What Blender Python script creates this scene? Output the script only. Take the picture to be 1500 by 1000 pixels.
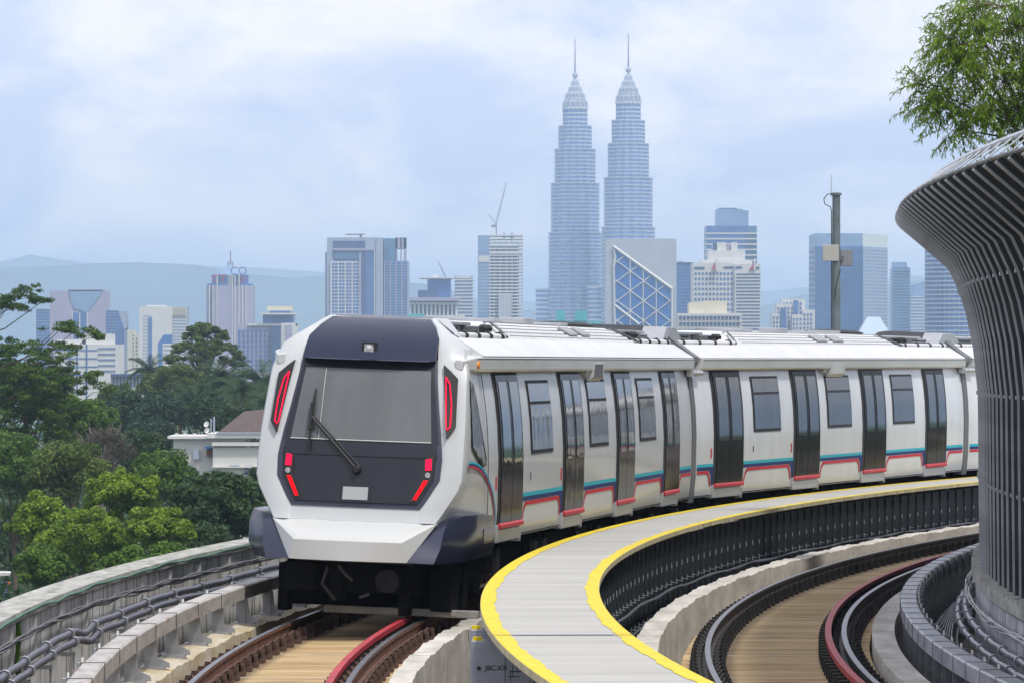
import bpy, bmesh, math, random
import numpy as np
from mathutils import Vector, Matrix
R=math.radians
random.seed(7); rng=np.random.default_rng(11)
S=bpy.context.scene; COL=S.collection
for o in list(bpy.data.objects): bpy.data.objects.remove(o)
# ------------------------------------------------------------------ camera
FPX=7629.5; HY=514.4; CAMZ=3.149                 # lens in photo pixels, horizon row, height above the rail head
cd=bpy.data.cameras.new('camera'); cam=bpy.data.objects.new('camera',cd); COL.objects.link(cam)
cam.location=(0,0,CAMZ); cam.rotation_euler=(R(90),0,0)
cd.sensor_width=36; cd.lens=FPX*36/1500; cd.shift_y=(HY-500)/1500
cd.clip_start=1; cd.clip_end=60000; S.camera=cam
# ------------------------------------------------------------------ light
SUN_EL,SUN_AZ=R(61),R(140)                      # azimuth from +Y towards +X: high, from behind the camera and a little to the right
W=bpy.data.worlds.new('World'); S.world=W; W.use_nodes=True
nt=W.node_tree; N=nt.nodes; Lk=nt.links
bg=N['Background']; bg.inputs['Strength'].default_value=0.093
sky=N.new('ShaderNodeTexSky'); sky.sky_type='NISHITA'; sky.sun_disc=False
sky.sun_elevation=SUN_EL; sky.sun_rotation=SUN_AZ; sky.dust_density=1.5
tc=N.new('ShaderNodeTexCoord'); mp=N.new('ShaderNodeMapping'); mp.inputs['Scale'].default_value=(1,1,2.0); mp.inputs['Location'].default_value=(3.1,.4,.75)
Lk.new(tc.outputs['Generated'],mp.inputs['Vector'])
n1=N.new('ShaderNodeTexNoise'); n1.inputs['Scale'].default_value=19; n1.inputs['Detail'].default_value=7; n1.inputs['Roughness'].default_value=.58; n1.inputs['Distortion'].default_value=.35
Lk.new(mp.outputs[0],n1.inputs['Vector'])
rp=N.new('ShaderNodeValToRGB'); rp.color_ramp.elements[0].position=.40; rp.color_ramp.elements[0].color=(.15,.15,.15,1); rp.color_ramp.elements[1].position=.60; rp.color_ramp.elements[1].color=(1,1,1,1)
Lk.new(n1.outputs['Fac'],rp.inputs['Fac'])
n2=N.new('ShaderNodeTexNoise'); n2.inputs['Scale'].default_value=34; n2.inputs['Detail'].default_value=5
Lk.new(mp.outputs[0],n2.inputs['Vector'])
cm=N.new('ShaderNodeMix'); cm.data_type='RGBA'; cm.inputs[6].default_value=(11.4,11.2,11.5,1); cm.inputs[7].default_value=(13.6,12.8,12.2,1)
Lk.new(n2.outputs['Fac'],cm.inputs[0])
base=N.new('ShaderNodeMix'); base.data_type='RGBA'; base.inputs[0].default_value=.75; base.inputs[7].default_value=(8.0,9.2,13.0,1)
Lk.new(sky.outputs[0],base.inputs[6])
mx=N.new('ShaderNodeMix'); mx.data_type='RGBA'
Lk.new(rp.outputs[0],mx.inputs[0]); Lk.new(base.outputs[2],mx.inputs[6]); Lk.new(cm.outputs[2],mx.inputs[7])
sx_=N.new('ShaderNodeSeparateXYZ'); Lk.new(tc.outputs['Generated'],sx_.inputs[0])
zr=N.new('ShaderNodeMapRange'); zr.interpolation_type='SMOOTHSTEP'; zr.inputs[1].default_value=.10; zr.inputs[2].default_value=.75; zr.inputs[3].default_value=1.0; zr.inputs[4].default_value=1.0; Lk.new(sx_.outputs['Z'],zr.inputs[0])   # an overcast sky is brightest overhead
vm=N.new('ShaderNodeVectorMath'); vm.operation='SCALE'; Lk.new(mx.outputs[2],vm.inputs[0]); Lk.new(zr.outputs[0],vm.inputs['Scale'])
Lk.new(vm.outputs[0],bg.inputs['Color'])
sd=bpy.data.lights.new('sun','SUN'); sun=bpy.data.objects.new('sun',sd); COL.objects.link(sun)
sd.energy=2.9; sd.angle=R(7); sd.color=(1,.95,.87)
sv=Vector((math.sin(SUN_AZ)*math.cos(SUN_EL),math.cos(SUN_AZ)*math.cos(SUN_EL),math.sin(SUN_EL)))
sun.rotation_euler=sv.to_track_quat('Z','Y').to_euler(); sun.location=(60,-40,90)
S.view_settings.view_transform='Standard'; S.view_settings.look='None'; S.view_settings.gamma=1; S.view_settings.exposure=0.10
cy=S.cycles; cy.use_denoising=True; cy.denoiser='OPENIMAGEDENOISE'; cy.max_bounces=6; cy.diffuse_bounces=3; cy.glossy_bounces=3; cy.transparent_max_bounces=8; cy.volume_bounces=2; cy.caustics_reflective=False; cy.caustics_refractive=False; cy.sample_clamp_indirect=6
# ------------------------------------------------------------------ helpers
class MB:
    def __init__(s): s.v=[]; s.f=[]; s.mi=[]; s.uv=None
    def add(s,vs,fs,mi=0):
        n=len(s.v); s.v+= [tuple(p) for p in vs]
        for f in fs: s.f.append(tuple(n+i for i in f)); s.mi.append(mi)
        return s
    def box(s,x0,x1,y0,y1,z0,z1,mi=0):
        return s.add([(x0,y0,z0),(x1,y0,z0),(x1,y1,z0),(x0,y1,z0),(x0,y0,z1),(x1,y0,z1),(x1,y1,z1),(x0,y1,z1)],
              [(0,3,2,1),(4,5,6,7),(0,1,5,4),(1,2,6,5),(2,3,7,6),(3,0,4,7)],mi)
    def cbox(s,c,sx,sy,sz,mi=0): return s.box(c[0]-sx/2,c[0]+sx/2,c[1]-sy/2,c[1]+sy/2,c[2]-sz/2,c[2]+sz/2,mi)
    def prism(s,pts,a0,a1,axis='x',mi=0):
        """pts 2d; axis x: pts=(y,z); y: (x,z); z: (x,y)"""
        n=len(pts)
        def P(p,a): return (a,p[0],p[1]) if axis=='x' else ((p[0],a,p[1]) if axis=='y' else (p[0],p[1],a))
        vs=[P(p,a0) for p in pts]+[P(p,a1) for p in pts]
        fs=[tuple(range(n))[::-1],tuple(range(n,2*n))]+[(i,(i+1)%n,n+(i+1)%n,n+i) for i in range(n)]
        return s.add(vs,fs,mi)
    def tube(s,path,r,n=8,mi=0,cap=True):
        path=[Vector(p) for p in path]; m=len(path)
        rr=r if hasattr(r,'__len__') else [r]*m
        vs=[];prev=None
        for i,p in enumerate(path):
            t=(path[min(i+1,m-1)]-path[max(i-1,0)])
            t=t.normalized() if t.length>1e-9 else Vector((0,0,1))
            a=Vector((0,0,1)) if abs(t.z)<.9 else Vector((1,0,0))
            if prev is not None and abs(prev.dot(t))<.95: a=prev
            e=(a-t*a.dot(t)).normalized(); prev=e; b=t.cross(e)
            for k in range(n):
                an=2*math.pi*k/n; vs.append(p+(e*math.cos(an)+b*math.sin(an))*rr[i])
        fs=[]
        for i in range(m-1):
            for k in range(n): fs.append((i*n+k,i*n+(k+1)%n,(i+1)*n+(k+1)%n,(i+1)*n+k))
        if cap: fs+= [tuple(range(n))[::-1],tuple(range((m-1)*n,m*n))]
        return s.add(vs,fs,mi)
    def lathe(s,prof,c=(0,0,0),n=24,mi=0):
        vs=[];m=len(prof)
        for r,z in prof:
            for k in range(n):
                a=2*math.pi*k/n; vs.append((c[0]+r*math.cos(a),c[1]+r*math.sin(a),c[2]+z))
        fs=[(i*n+k,i*n+(k+1)%n,(i+1)*n+(k+1)%n,(i+1)*n+k) for i in range(m-1) for k in range(n)]
        fs+=[tuple(range(n))[::-1],tuple(range((m-1)*n,m*n))]
        return s.add(vs,fs,mi)
    def build(s,name,mats,parent=None,smooth=None,bevel=0,seg=2):
        me=bpy.data.meshes.new(name); me.from_pydata(s.v,[],s.f)
        for m in (mats if isinstance(mats,(list,tuple)) else [mats]): me.materials.append(m)
        me.polygons.foreach_set('material_index',s.mi)
        if s.uv is not None:
            l=me.uv_layers.new(name='UVMap'); l.data.foreach_set('uv',np.array(s.uv,dtype=np.float32).ravel())
        me.update()
        if smooth is not None:
            me.shade_smooth(); me.set_sharp_from_angle(angle=R(smooth))
        o=bpy.data.objects.new(name,me); COL.objects.link(o)
        if parent is not None: o.parent=parent
        if bevel:
            b=o.modifiers.new('bevel','BEVEL'); b.width=bevel; b.segments=seg; b.limit_method='ANGLE'; b.angle_limit=R(35); b.harden_normals=False
        return o
def tag(o,label=None,cat=None,group=None,kind=None):
    if label: o['label']=label
    if cat: o['category']=cat
    if group: o['group']=group
    if kind: o['kind']=kind
    return o
def empty(name,loc,label=None,cat=None,group=None,rz=0):
    o=bpy.data.objects.new(name,None); COL.objects.link(o); o.location=loc; o.rotation_euler=(0,0,rz); o.empty_display_size=.3
    return tag(o,label,cat,group)
def dup(o,parent=None):
    c=o.copy(); COL.objects.link(c); c.parent=parent
    for ch in [k for k in o.children]: dup(ch,c)
    return c
def text_mesh(body,size,mat,parent,name='lettering',depth=.002,align='CENTER',bold=0):
    cu=bpy.data.curves.new('t','FONT'); cu.body=body; cu.size=size; cu.extrude=depth; cu.offset=bold; cu.align_x=align; cu.align_y='CENTER'
    t=bpy.data.objects.new('t',cu); COL.objects.link(t)
    me=bpy.data.meshes.new_from_object(t.evaluated_get(bpy.context.evaluated_depsgraph_get()))
    bpy.data.objects.remove(t); me.materials.clear(); me.materials.append(mat)
    o=bpy.data.objects.new(name,me); COL.objects.link(o); o.parent=parent; return o
# ------------------------------------------------------------------ materials
def M(name,col,rough=.55,metal=0,var=0,vs=3,bump=0,bs=30,spec=.5,coat=0,stretch=(1,1,1),dark=None,coord='Object',emit=0,bd=.02,ior=1.5):
    m=bpy.data.materials.new(name); m.use_nodes=True; t=m.node_tree; n=t.nodes; p=n['Principled BSDF']
    p.inputs['Base Color'].default_value=(*col,1); p.inputs['Roughness'].default_value=rough; p.inputs['Metallic'].default_value=metal
    p.inputs['Specular IOR Level'].default_value=spec; p.inputs['IOR'].default_value=ior; p.inputs['Coat Weight'].default_value=coat; p.inputs['Coat Roughness'].default_value=.05
    if emit: p.inputs['Emission Color'].default_value=(*col,1); p.inputs['Emission Strength'].default_value=emit
    if var or bump:
        c=n.new('ShaderNodeTexCoord'); mp=n.new('ShaderNodeMapping'); mp.inputs['Scale'].default_value=stretch
        t.links.new(c.outputs[coord],mp.inputs['Vector'])
    if var:
        nz=n.new('ShaderNodeTexNoise'); nz.inputs['Scale'].default_value=vs; nz.inputs['Detail'].default_value=6; nz.inputs['Roughness'].default_value=.62
        t.links.new(mp.outputs[0],nz.inputs['Vector'])
        r=n.new('ShaderNodeValToRGB'); d=dark or tuple(max(0,k*(1-var)) for k in col)
        r.color_ramp.elements[0].position=.3; r.color_ramp.elements[0].color=(*d,1)
        r.color_ramp.elements[1].position=.68; r.color_ramp.elements[1].color=(*[min(1,k*(1+var*.5)) for k in col],1)
        t.links.new(nz.outputs['Fac'],r.inputs['Fac']); t.links.new(r.outputs[0],p.inputs['Base Color'])
    if bump:
        nb=n.new('ShaderNodeTexNoise'); nb.inputs['Scale'].default_value=bs; nb.inputs['Detail'].default_value=4
        t.links.new(mp.outputs[0],nb.inputs['Vector'])
        b=n.new('ShaderNodeBump'); b.inputs['Strength'].default_value=bump; b.inputs['Distance'].default_value=bd
        t.links.new(nb.outputs['Fac'],b.inputs['Height']); t.links.new(b.outputs[0],p.inputs['Normal'])
    return m
def uvmat(name,colA,colB,scaleA=(.3,2),joint=None,jcol=(.08,.08,.08),jw=.02,streak=None,band=None,rough=.85,bump=.3,noise2=None):
    """swept surfaces: UV = (metres along, metres across).  joint = spacing of dark joints; streak = vertical dirt runs; band=(list of (v0,v1),colour)"""
    m=bpy.data.materials.new(name); m.use_nodes=True; t=m.node_tree; n=t.nodes; p=n['Principled BSDF']; L=t.links
    p.inputs['Roughness'].default_value=rough; p.inputs['Specular IOR Level'].default_value=.3
    uv=n.new('ShaderNodeUVMap'); mp=n.new('ShaderNodeMapping'); mp.inputs['Scale'].default_value=(scaleA[0],scaleA[1],1)
    L.new(uv.outputs[0],mp.inputs['Vector'])
    nz=n.new('ShaderNodeTexNoise'); nz.inputs['Scale'].default_value=1; nz.inputs['Detail'].default_value=7; nz.inputs['Roughness'].default_value=.6; L.new(mp.outputs[0],nz.inputs['Vector'])
    r=n.new('ShaderNodeValToRGB'); r.color_ramp.elements[0].position=.35; r.color_ramp.elements[0].color=(*colA,1); r.color_ramp.elements[1].position=.65; r.color_ramp.elements[1].color=(*colB,1)
    L.new(nz.outputs['Fac'],r.inputs['Fac']); out=r.outputs[0]
    def mixin(fac,col,out):
        x=n.new('ShaderNodeMix'); x.data_type='RGBA'; L.new(fac,x.inputs[0]); L.new(out,x.inputs[6]); x.inputs[7].default_value=(*col,1); return x.outputs[2]
    sp=n.new('ShaderNodeSeparateXYZ'); L.new(uv.outputs[0],sp.inputs[0])
    def math_(op,a,b=None,c=None):
        k=n.new('ShaderNodeMath'); k.operation=op
        for i,q in enumerate((a,b,c)):
            if q is None: continue
            if isinstance(q,(int,float)): k.inputs[i].default_value=q
            else: L.new(q,k.inputs[i])
        return k.outputs[0]
    if streak:
        m2=n.new('ShaderNodeMapping'); m2.inputs['Scale'].default_value=(streak[0],streak[1],1); L.new(uv.outputs[0],m2.inputs['Vector'])
        z=n.new('ShaderNodeTexNoise'); z.inputs['Scale'].default_value=1; z.inputs['Detail'].default_value=5; L.new(m2.outputs[0],z.inputs['Vector'])
        q=n.new('ShaderNodeValToRGB'); q.color_ramp.elements[0].position=streak[3]; q.color_ramp.elements[1].position=streak[3]+.14; L.new(z.outputs['Fac'],q.inputs['Fac'])
        out=mixin(q.outputs[0],streak[2],out)
    if band:
        for (v0,v1,soft,col,amt) in band:
            a=n.new('ShaderNodeMapRange'); a.interpolation_type='SMOOTHSTEP'; a.inputs[1].default_value=v0-soft; a.inputs[2].default_value=v0+soft; L.new(sp.outputs['Y'],a.inputs[0])
            b=n.new('ShaderNodeMapRange'); b.interpolation_type='SMOOTHSTEP'; b.inputs[1].default_value=v1-soft; b.inputs[2].default_value=v1+soft; b.inputs[3].default_value=1; b.inputs[4].default_value=0; L.new(sp.outputs['Y'],b.inputs[0])
            k=math_('MULTIPLY',a.outputs[0],b.outputs[0]); k=math_('MULTIPLY',k,amt); out=mixin(k,col,out)
    if joint:
        k=math_('MODULO',sp.outputs['X'],joint); k=math_('ABSOLUTE',k); k=math_('LESS_THAN',k,jw); out=mixin(k,jcol,out)
    L.new(out,p.inputs['Base Color'])
    if bump:
        b=n.new('ShaderNodeBump'); b.inputs['Strength'].default_value=bump; b.inputs['Distance'].default_value=.02; L.new(nz.outputs['Fac'],b.inputs['Height']); L.new(b.outputs[0],p.inputs['Normal'])
    return m
def leafmat(name,dark,light,scale=.5,trans=.35):
    m=bpy.data.materials.new(name); m.use_nodes=True; t=m.node_tree; n=t.nodes; p=n['Principled BSDF']; L=t.links
    p.inputs['Roughness'].default_value=.55; p.inputs['Specular IOR Level'].default_value=.3
    g=n.new('ShaderNodeNewGeometry'); c=n.new('ShaderNodeTexCoord'); z=n.new('ShaderNodeTexNoise'); z.inputs['Scale'].default_value=scale; z.inputs['Detail'].default_value=3; L.new(c.outputs['Object'],z.inputs['Vector'])
    a=n.new('ShaderNodeMath'); a.operation='MULTIPLY_ADD'; L.new(g.outputs['Random Per Island'],a.inputs[0]); a.inputs[1].default_value=.45; 
    s=n.new('ShaderNodeMapRange'); s.inputs[1].default_value=.35; s.inputs[2].default_value=.68; s.inputs[3].default_value=0; s.inputs[4].default_value=.6; L.new(z.outputs['Fac'],s.inputs[0]); L.new(s.outputs[0],a.inputs[2])
    r=n.new('ShaderNodeValToRGB'); r.color_ramp.elements[0].color=(*dark,1); r.color_ramp.elements[1].color=(*light,1); L.new(a.outputs[0],r.inputs['Fac']); L.new(r.outputs[0],p.inputs['Base Color'])
    tr=n.new('ShaderNodeBsdfTranslucent'); L.new(r.outputs[0],tr.inputs['Color']); mx=n.new('ShaderNodeMixShader'); mx.inputs[0].default_value=trans
    L.new(p.outputs[0],mx.inputs[1]); L.new(tr.outputs[0],mx.inputs[2]); L.new(mx.outputs[0],n['Material Output'].inputs['Surface'])
    return m
# ------------------------------------------------------------------ the curve the line follows
CX,CY,RL=157.1407,49.5604,159.4494; GR,CU=-.0033960,2.0838e-5
def rz(s): return GR*s+CU*s*s
def T(s,off,h):
    a=s/RL; r=RL-off
    return Vector((CX-r*math.cos(a),CY+r*math.sin(a),rz(s)+h))
def Tm(s,off,h):
    """frame on the track: x right, y along, z up"""
    a=s/RL; y=Vector((math.sin(a),math.cos(a),0)); x=Vector((math.cos(a),-math.sin(a),0)); z=Vector((0,0,1))
    m=Matrix((x,y,z)).transposed().to_4x4(); m.translation=T(s,off,h); return m
def sweep(name,prof,s0,s1,ds,mats,parent=None,mis=None,closed=True,smooth=None,wob=None,caps=True):
    """extrude a profile [(off,h)] along the line, with UVs in metres"""
    n=len(prof); k=max(2,int(round((s1-s0)/ds))+1); ss=np.linspace(s0,s1,k)
    b=MB(); vs=[];fs=[];uv=[];mi=[]
    cum=[0]
    for i in range(n): 
        a,c=prof[i],prof[(i+1)%n]; cum.append(cum[-1]+math.hypot(a[0]-c[0],a[1]-c[1]))
    for j,s in enumerate(ss):
        for i,(o,h) in enumerate(prof):
            if wob: do_,dh=wob(s,i); o+=do_; h+=dh
            vs.append(T(s,o,h))
    m=n if closed else n-1
    for j in range(k-1):
        for i in range(m):
            i2=(i+1)%n
            fs.append((j*n+i,j*n+i2,(j+1)*n+i2,(j+1)*n+i)); uv+=[(ss[j],cum[i]),(ss[j],cum[i+1]),(ss[j+1],cum[i+1]),(ss[j+1],cum[i])]
            mi.append(mis[i] if mis else 0)
    if closed and caps:
        fs.append(tuple(range(n))[::-1]); fs.append(tuple(range((k-1)*n,k*n))); mi+=[0,0]
        uv+=[(prof[i][0],prof[i][1]) for i in range(n)][::-1]+[(prof[i][0],prof[i][1]) for i in range(n)]
    b.v=[tuple(v) for v in vs]; b.f=fs; b.mi=mi; b.uv=uv
    return b.build(name,mats,parent,smooth)
def ptube(name,pts,r,mat,n=6,parent=None):
    b=MB(); b.tube(pts,r,n); return b.build(name,mat,parent,smooth=60)
def at(px,py,Y): return Vector(((px-750)/FPX*Y,Y,CAMZ+(HY-py)/FPX*Y))
# ================================================================== GROUND AND HILLS
def gz(Y):
    t=min(1,max(0,(Y-1000)/2400)); t=t*t*(3-2*t); return -14-158*t
m_ground=M('ground_soil',(.06,.085,.035),.95,0,.5,.02)
b=MB(); ys=[-200,-50,0,50,100,200,400,700,1000,1300,1600,1900,2200,2600,3000,3400,4000,6000,9000,14000,20000,24000]; xs=[-9000,-4000,-2000,-1000,-500,-200,-100,0,100,200,500,1000,2000,4000,9000]
b.add([(x,y,gz(y)) for y in ys for x in xs],[(j*15+i,j*15+i+1,(j+1)*15+i+1,(j+1)*15+i) for j in range(len(ys)-1) for i in range(14)])
tag(b.build('ground',m_ground,smooth=80),kind='structure')
m_hill=M('hill_forest',(.045,.075,.035),.95,0,.6,.004,.6,.02,bd=30)
def ridge(name,Y,pts,depth,seed):
    r=np.random.default_rng(seed); k=360; xs=np.linspace(-1500,3000,k); 
    top=np.interp(xs,[p[0] for p in pts],[p[1] for p in pts])
    f=np.zeros(k)
    for o,a in ((6,2.6),(17,1.5),(45,.9),(120,.7)):
        f+=a*np.interp(np.linspace(0,o,k),np.arange(o+1),r.uniform(-1,1,o+1))
    f+=r.uniform(-.4,.4,k)
    top=top+f; b=MB(); rows=[(0,1.0),(-.25,.7),(-.5,.42),(-.8,.15),(-1,0),(.5,.5),(1,0)]
    order=[4,3,2,1,0,5,6]; vs=[]
    for q in order:
        t,hh=rows[q]
        for i,x in enumerate(xs):
            X=(x-750)/FPX*Y; zt=CAMZ+(HY-top[i])/FPX*Y; z=-174+(zt+174)*hh*(1+ (r.uniform(-.06,.06) if 0<hh<1 else 0)); vs.append((X*(1+t*depth/Y),Y+t*depth,z))
    b.add(vs,[(j*k+i,j*k+i+1,(j+1)*k+i+1,(j+1)*k+i) for j in range(6) for i in range(k-1)])
    return tag(b.build(name,m_hill,smooth=70),kind='structure')
ridge('near_hills',12500,[(-1500,440),(-600,410),(-100,392),(60,389),(150,384),(210,382),(290,386),(340,397),(420,405),(470,402),(560,408),(640,415),(700,440),(760,452),(900,468),(1030,470),(1110,452),(1160,436),(1200,428),(1300,420),(1420,400),(1600,410),(2200,430),(3000,450)],1500,3)
ridge('far_hills',19000,[(-1500,430),(-500,390),(0,384),(45,372),(95,380),(160,386),(260,388),(400,392),(520,402),(700,440),(900,450),(1100,430),(1250,415),(1340,405),(1500,412),(2200,430),(3000,450)],2000,5)
# ================================================================== VIADUCT, TRACKS
m_conc=uvmat('concrete_stained',(.42,.40,.36),(.64,.61,.56),(.7,3),joint=4.6,jcol=(.10,.10,.09),jw=.03,streak=(5,.7,(.20,.19,.16),.60),bump=.4)
m_plinth_o=uvmat('concrete_rust_stained',(.40,.33,.20),(.58,.54,.45),(.8,4),joint=5.2,jcol=(.12,.10,.07),jw=.03,streak=(4,1.2,(.44,.30,.12),.58),bump=.4)
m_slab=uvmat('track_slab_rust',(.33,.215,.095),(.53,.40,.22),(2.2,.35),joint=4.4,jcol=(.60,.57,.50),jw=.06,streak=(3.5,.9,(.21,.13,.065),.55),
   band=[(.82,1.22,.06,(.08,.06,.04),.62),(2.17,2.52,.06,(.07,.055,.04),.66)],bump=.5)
m_deck=uvmat('deck_gutter',(.20,.17,.13),(.36,.32,.26),(.6,2),streak=(2,2,(.16,.12,.08),.55))
m_railtop=M('rail_head_steel',(.20,.20,.225),.40,.9,.3,3,stretch=(1,1,1))
m_railrust=M('rail_rust',(.16,.075,.05),.75,.2,.5,6)
m_raildark=M('rail_dark_side',(.07,.055,.05),.7,.3,.4,6)
m_redrail=M('guard_rail_red_paint',(.46,.025,.040),.55,0,.4,5,dark=(.20,.015,.022))
m_fast_b=M('fastener_rust',(.10,.055,.04),.8,.2,.5,20)
m_fast_k=M('fastener_black',(.030,.028,.026),.75,.2,.4,20)
S0,S1=-20,95
tag(sweep('viaduct_deck',[(-2.75,-.85),(7.45,-.85),(7.45,-1.5),(4.6,-2.6),(.6,-2.6),(-2.75,-1.5)],S0,S1,1.0,m_deck),kind='structure')
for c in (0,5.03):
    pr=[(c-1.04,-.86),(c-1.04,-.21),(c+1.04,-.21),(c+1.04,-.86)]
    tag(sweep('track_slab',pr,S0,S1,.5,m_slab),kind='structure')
def scallop(am,per): 
    return lambda s,i: (0, am*(.5*math.sin(s*2.1/per)+.3*math.sin(s*5.3/per+1)+.3*math.sin(s*9.7/per+2)) if i in (1,2) else 0)
def wall(name,pr,label,cat,mat,s0=S0,s1=S1,wob=None):
    return tag(sweep(name,pr,s0,s1,.25,mat,wob=wob),label,cat)
wall('concrete_plinth',[(-1.50,-.85),(-1.50,-.04),(-1.16,-.07),(-1.14,-.85)],'low rust stained concrete plinth under the conductor rail left of the train','plinth',m_plinth_o,wob=scallop(.02,1))
wall('concrete_plinth',[(1.08,-.85),(1.08,-.10),(1.31,-.10),(1.33,-.85)],'tall grey concrete plinth between the train track and the walkway','plinth',m_conc,wob=scallop(.022,.9))
wall('concrete_plinth',[(3.50,-.85),(3.50,.05),(3.76,.05),(3.79,-.85)],'pale concrete plinth along the foot of the dark walkway wall','plinth',m_conc,wob=scallop(.02,1.1))
wall('concrete_plinth',[(6.10,-.85),(6.10,-.05),(6.36,-.05),(6.38,-.85)],'grey concrete plinth beside the conductor rail of the empty right track','plinth',m_conc)
# running rails, fasteners and guard rails
def fast_mesh(mat,k):
    b=MB(); b.box(-.17,.17,-.09,.09,-.205,-.165); 
    for sx in (-1,1):
        b.box(sx*.10-.035,sx*.10+.035,-.05,.05,-.165,-.10); b.cbox((sx*.14,0,-.13),.04,.10,.07); b.tube([(sx*.135,0,-.165),(sx*.135,0,-.075)],.022,6)
        b.tube([(sx*.06,-.06,-.13),(sx*.10,-.02,-.085),(sx*.10,.03,-.085),(sx*.06,.06,-.13)],.016,5)
    b.v=[(x*k if abs(x)<.5 else x,y*k,-.205+(z+.205)*min(k,1.12)) for x,y,z in b.v]; o=b.build('fastener',mat); return o
RP=[(-.029,0),(.029,0),(.029,-.035),(.010,-.05),(.010,-.13),(.070,-.155),(.070,-.165),(-.070,-.165),(-.070,-.155),(-.010,-.13),(-.010,-.05),(-.029,-.035)]
def rail(off,label,side,fm,s0,n,sp):
    o=sweep('running_rail',[(off+a,h) for a,h in RP],S0,S1,.5,[side,m_railtop],mis=[1]+[0]*11,smooth=40)
    tag(o,label,'rail')
    for i in range(n):
        f=fm.copy() if i else fm; 
        if i: COL.objects.link(f)
        f.parent=o; f.matrix_local=Tm(s0+i*sp,off,0)
    return o
rail(-.75,'rust brown running rail on the left under the white train',m_railrust,fast_mesh(m_fast_b,1.3),-9,48,.80)
rail(.75,'orange brown running rail just right of the red guard rail in front of the train',m_railrust,fast_mesh(m_fast_b,1.3),-9,48,.80)
rail(4.28,'bright steel running rail on the outside of the empty right track',m_raildark,fast_mesh(m_fast_k,1.15),-9,96,.72)
rail(5.78,'bright steel running rail on the inside of the empty right track',m_raildark,fast_mesh(m_fast_k,1.15),-9,96,.72)
GP=[(-.035,.035),(.035,.035),(.035,-.02),(.012,-.03),(.012,-.165),(-.012,-.165),(-.012,-.03),(-.035,-.02)]
for off,label in ((.585,'red painted guard rail in front of the white train'),(5.60,'red painted guard rail curving along the empty right track')):
    o=tag(sweep('guard_rail',[(off+a,h) for a,h in GP],S0,S1,.5,[m_raildark,m_redrail],mis=[1,1,0,0,0,0,0,1]),label,'rail')
    bm_=MB(); bm_.box(-.11,.02,-.05,.05,-.205,-.05); bm_.prism([(-.11,-.21),(-.02,-.05),(-.02,-.21)],-.03,.03,'y'); f=bm_.build('bracket',m_fast_k)
    for i in range(100):
        k=f if i==0 else f.copy()
        if i: COL.objects.link(k)
        k.parent=o; k.matrix_local=Tm(-9+i*.62+.3,off,0)
# conductor rails with cover segments and brackets
m_cover=uvmat('rail_cover_weathered',(.30,.29,.28),(.46,.44,.41),(1.5,6),streak=(2,9,(.28,.17,.13),.60),bump=.25,rough=.6)
m_cover_r=uvmat('rail_cover_grey',(.24,.25,.28),(.46,.47,.52),(.75,3),streak=(1.6,1.5,(.30,.22,.22),.63),bump=.2,rough=.4)
m_galv=M('galvanised_steel',(.42,.43,.45),.45,.7,.25,6)
m_galvd=M('weathered_bracket',(.20,.21,.22),.6,.5,.35,6)
m_white=M('white_insulator',(.75,.75,.72),.4)
m_strap=M('black_strap',(.02,.02,.02),.6)
def third(off,h,label,cov,s0,s1,seg,mir,low):
    root=empty('conductor_rail',T((s0+s1)/2,off,h),label,'rail'); 
    inv=Matrix.Translation(-root.location)
    def ch(o): o.parent=root; o.matrix_local=inv@o.matrix_local; return o
    ch(sweep('steel_rail',[(off-.04,h-.06),(off+.04,h-.06),(off+.04,h-.15),(off-.04,h-.15)],s0,s1,.5,m_galvd))
    n=int((s1-s0)/seg); bw=.10
    bk=MB(); bk.box(-.05,.05,-.045,.045,low-h,-.13); bk.prism([(.04*mir,low-h+.02),(.04*mir,-.18),(.07*mir,-.18),(.09*mir,-.18+(low-h+.18)*.6),(.20*mir,low-h+.07),(.21*mir,low-h+.02)],-.02,.02,'y'); bk.box(min(-.09,-.09+.14*mir*1),max(.16,.09),-.09,.09,low-h-.015,low-h+.03)
    bk.box(-.16 if mir>0 else .04,-.04 if mir>0 else .16,-.06,.06,-.16,-.02)
    cl=MB()
    for k in (-.05,.05): cl.tube([(-.115*mir,k,-.05),(-.115*mir,k,.028)],[.012,.007],5)
    cl.cbox((-.115*mir,0,-.045),.03,.14,.02)
    b0=bk.build('bracket',m_galv if mir>0 else m_galvd); c0=cl.build('insulator_clip',m_white,b0)
    for i in range(n):
        a=s0+i*seg; e=a+seg-.008; drop=.0
        pts=[(off-bw,h-.16),(off-bw,h-.015),(off-bw+.02,h),(off+bw-.02,h),(off+bw,h-.015),(off+bw,h-.16)]
        o=sweep('rail_cover',pts,a,e,seg,[cov]); ch(o)
        st=MB(); 
        for q in (.06,):
            m=Tm(a+q,off,h); 
            P=[(-bw-.006,-.15),(-bw-.006,.006),(bw+.006,.006),(bw+.006,-.15)]
            for (p,r_) in zip(P,P[1:]): st.tube([m@Vector((p[0],0,p[1])),m@Vector((r_[0],0,r_[1]))],.0032,4)
        ch(st.build('strap',m_strap if mir>0 else m_galvd))
        k=b0 if i==0 else b0.copy()
        if i:
            COL.objects.link(k); c=c0.copy(); COL.objects.link(c); c.parent=k
        k.parent=root; k.matrix_local=inv@Tm(a+.5,off,h)
    return root
third(-1.40,.42,'weathered concrete coloured conductor rail cover left of the train',m_cover,-18,30,2.3,1,-.06)
third(6.53,.31,'grey segmented conductor rail cover curving along the right gutter',m_cover_r,-16,40,1.25,-1,-.80)
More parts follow.
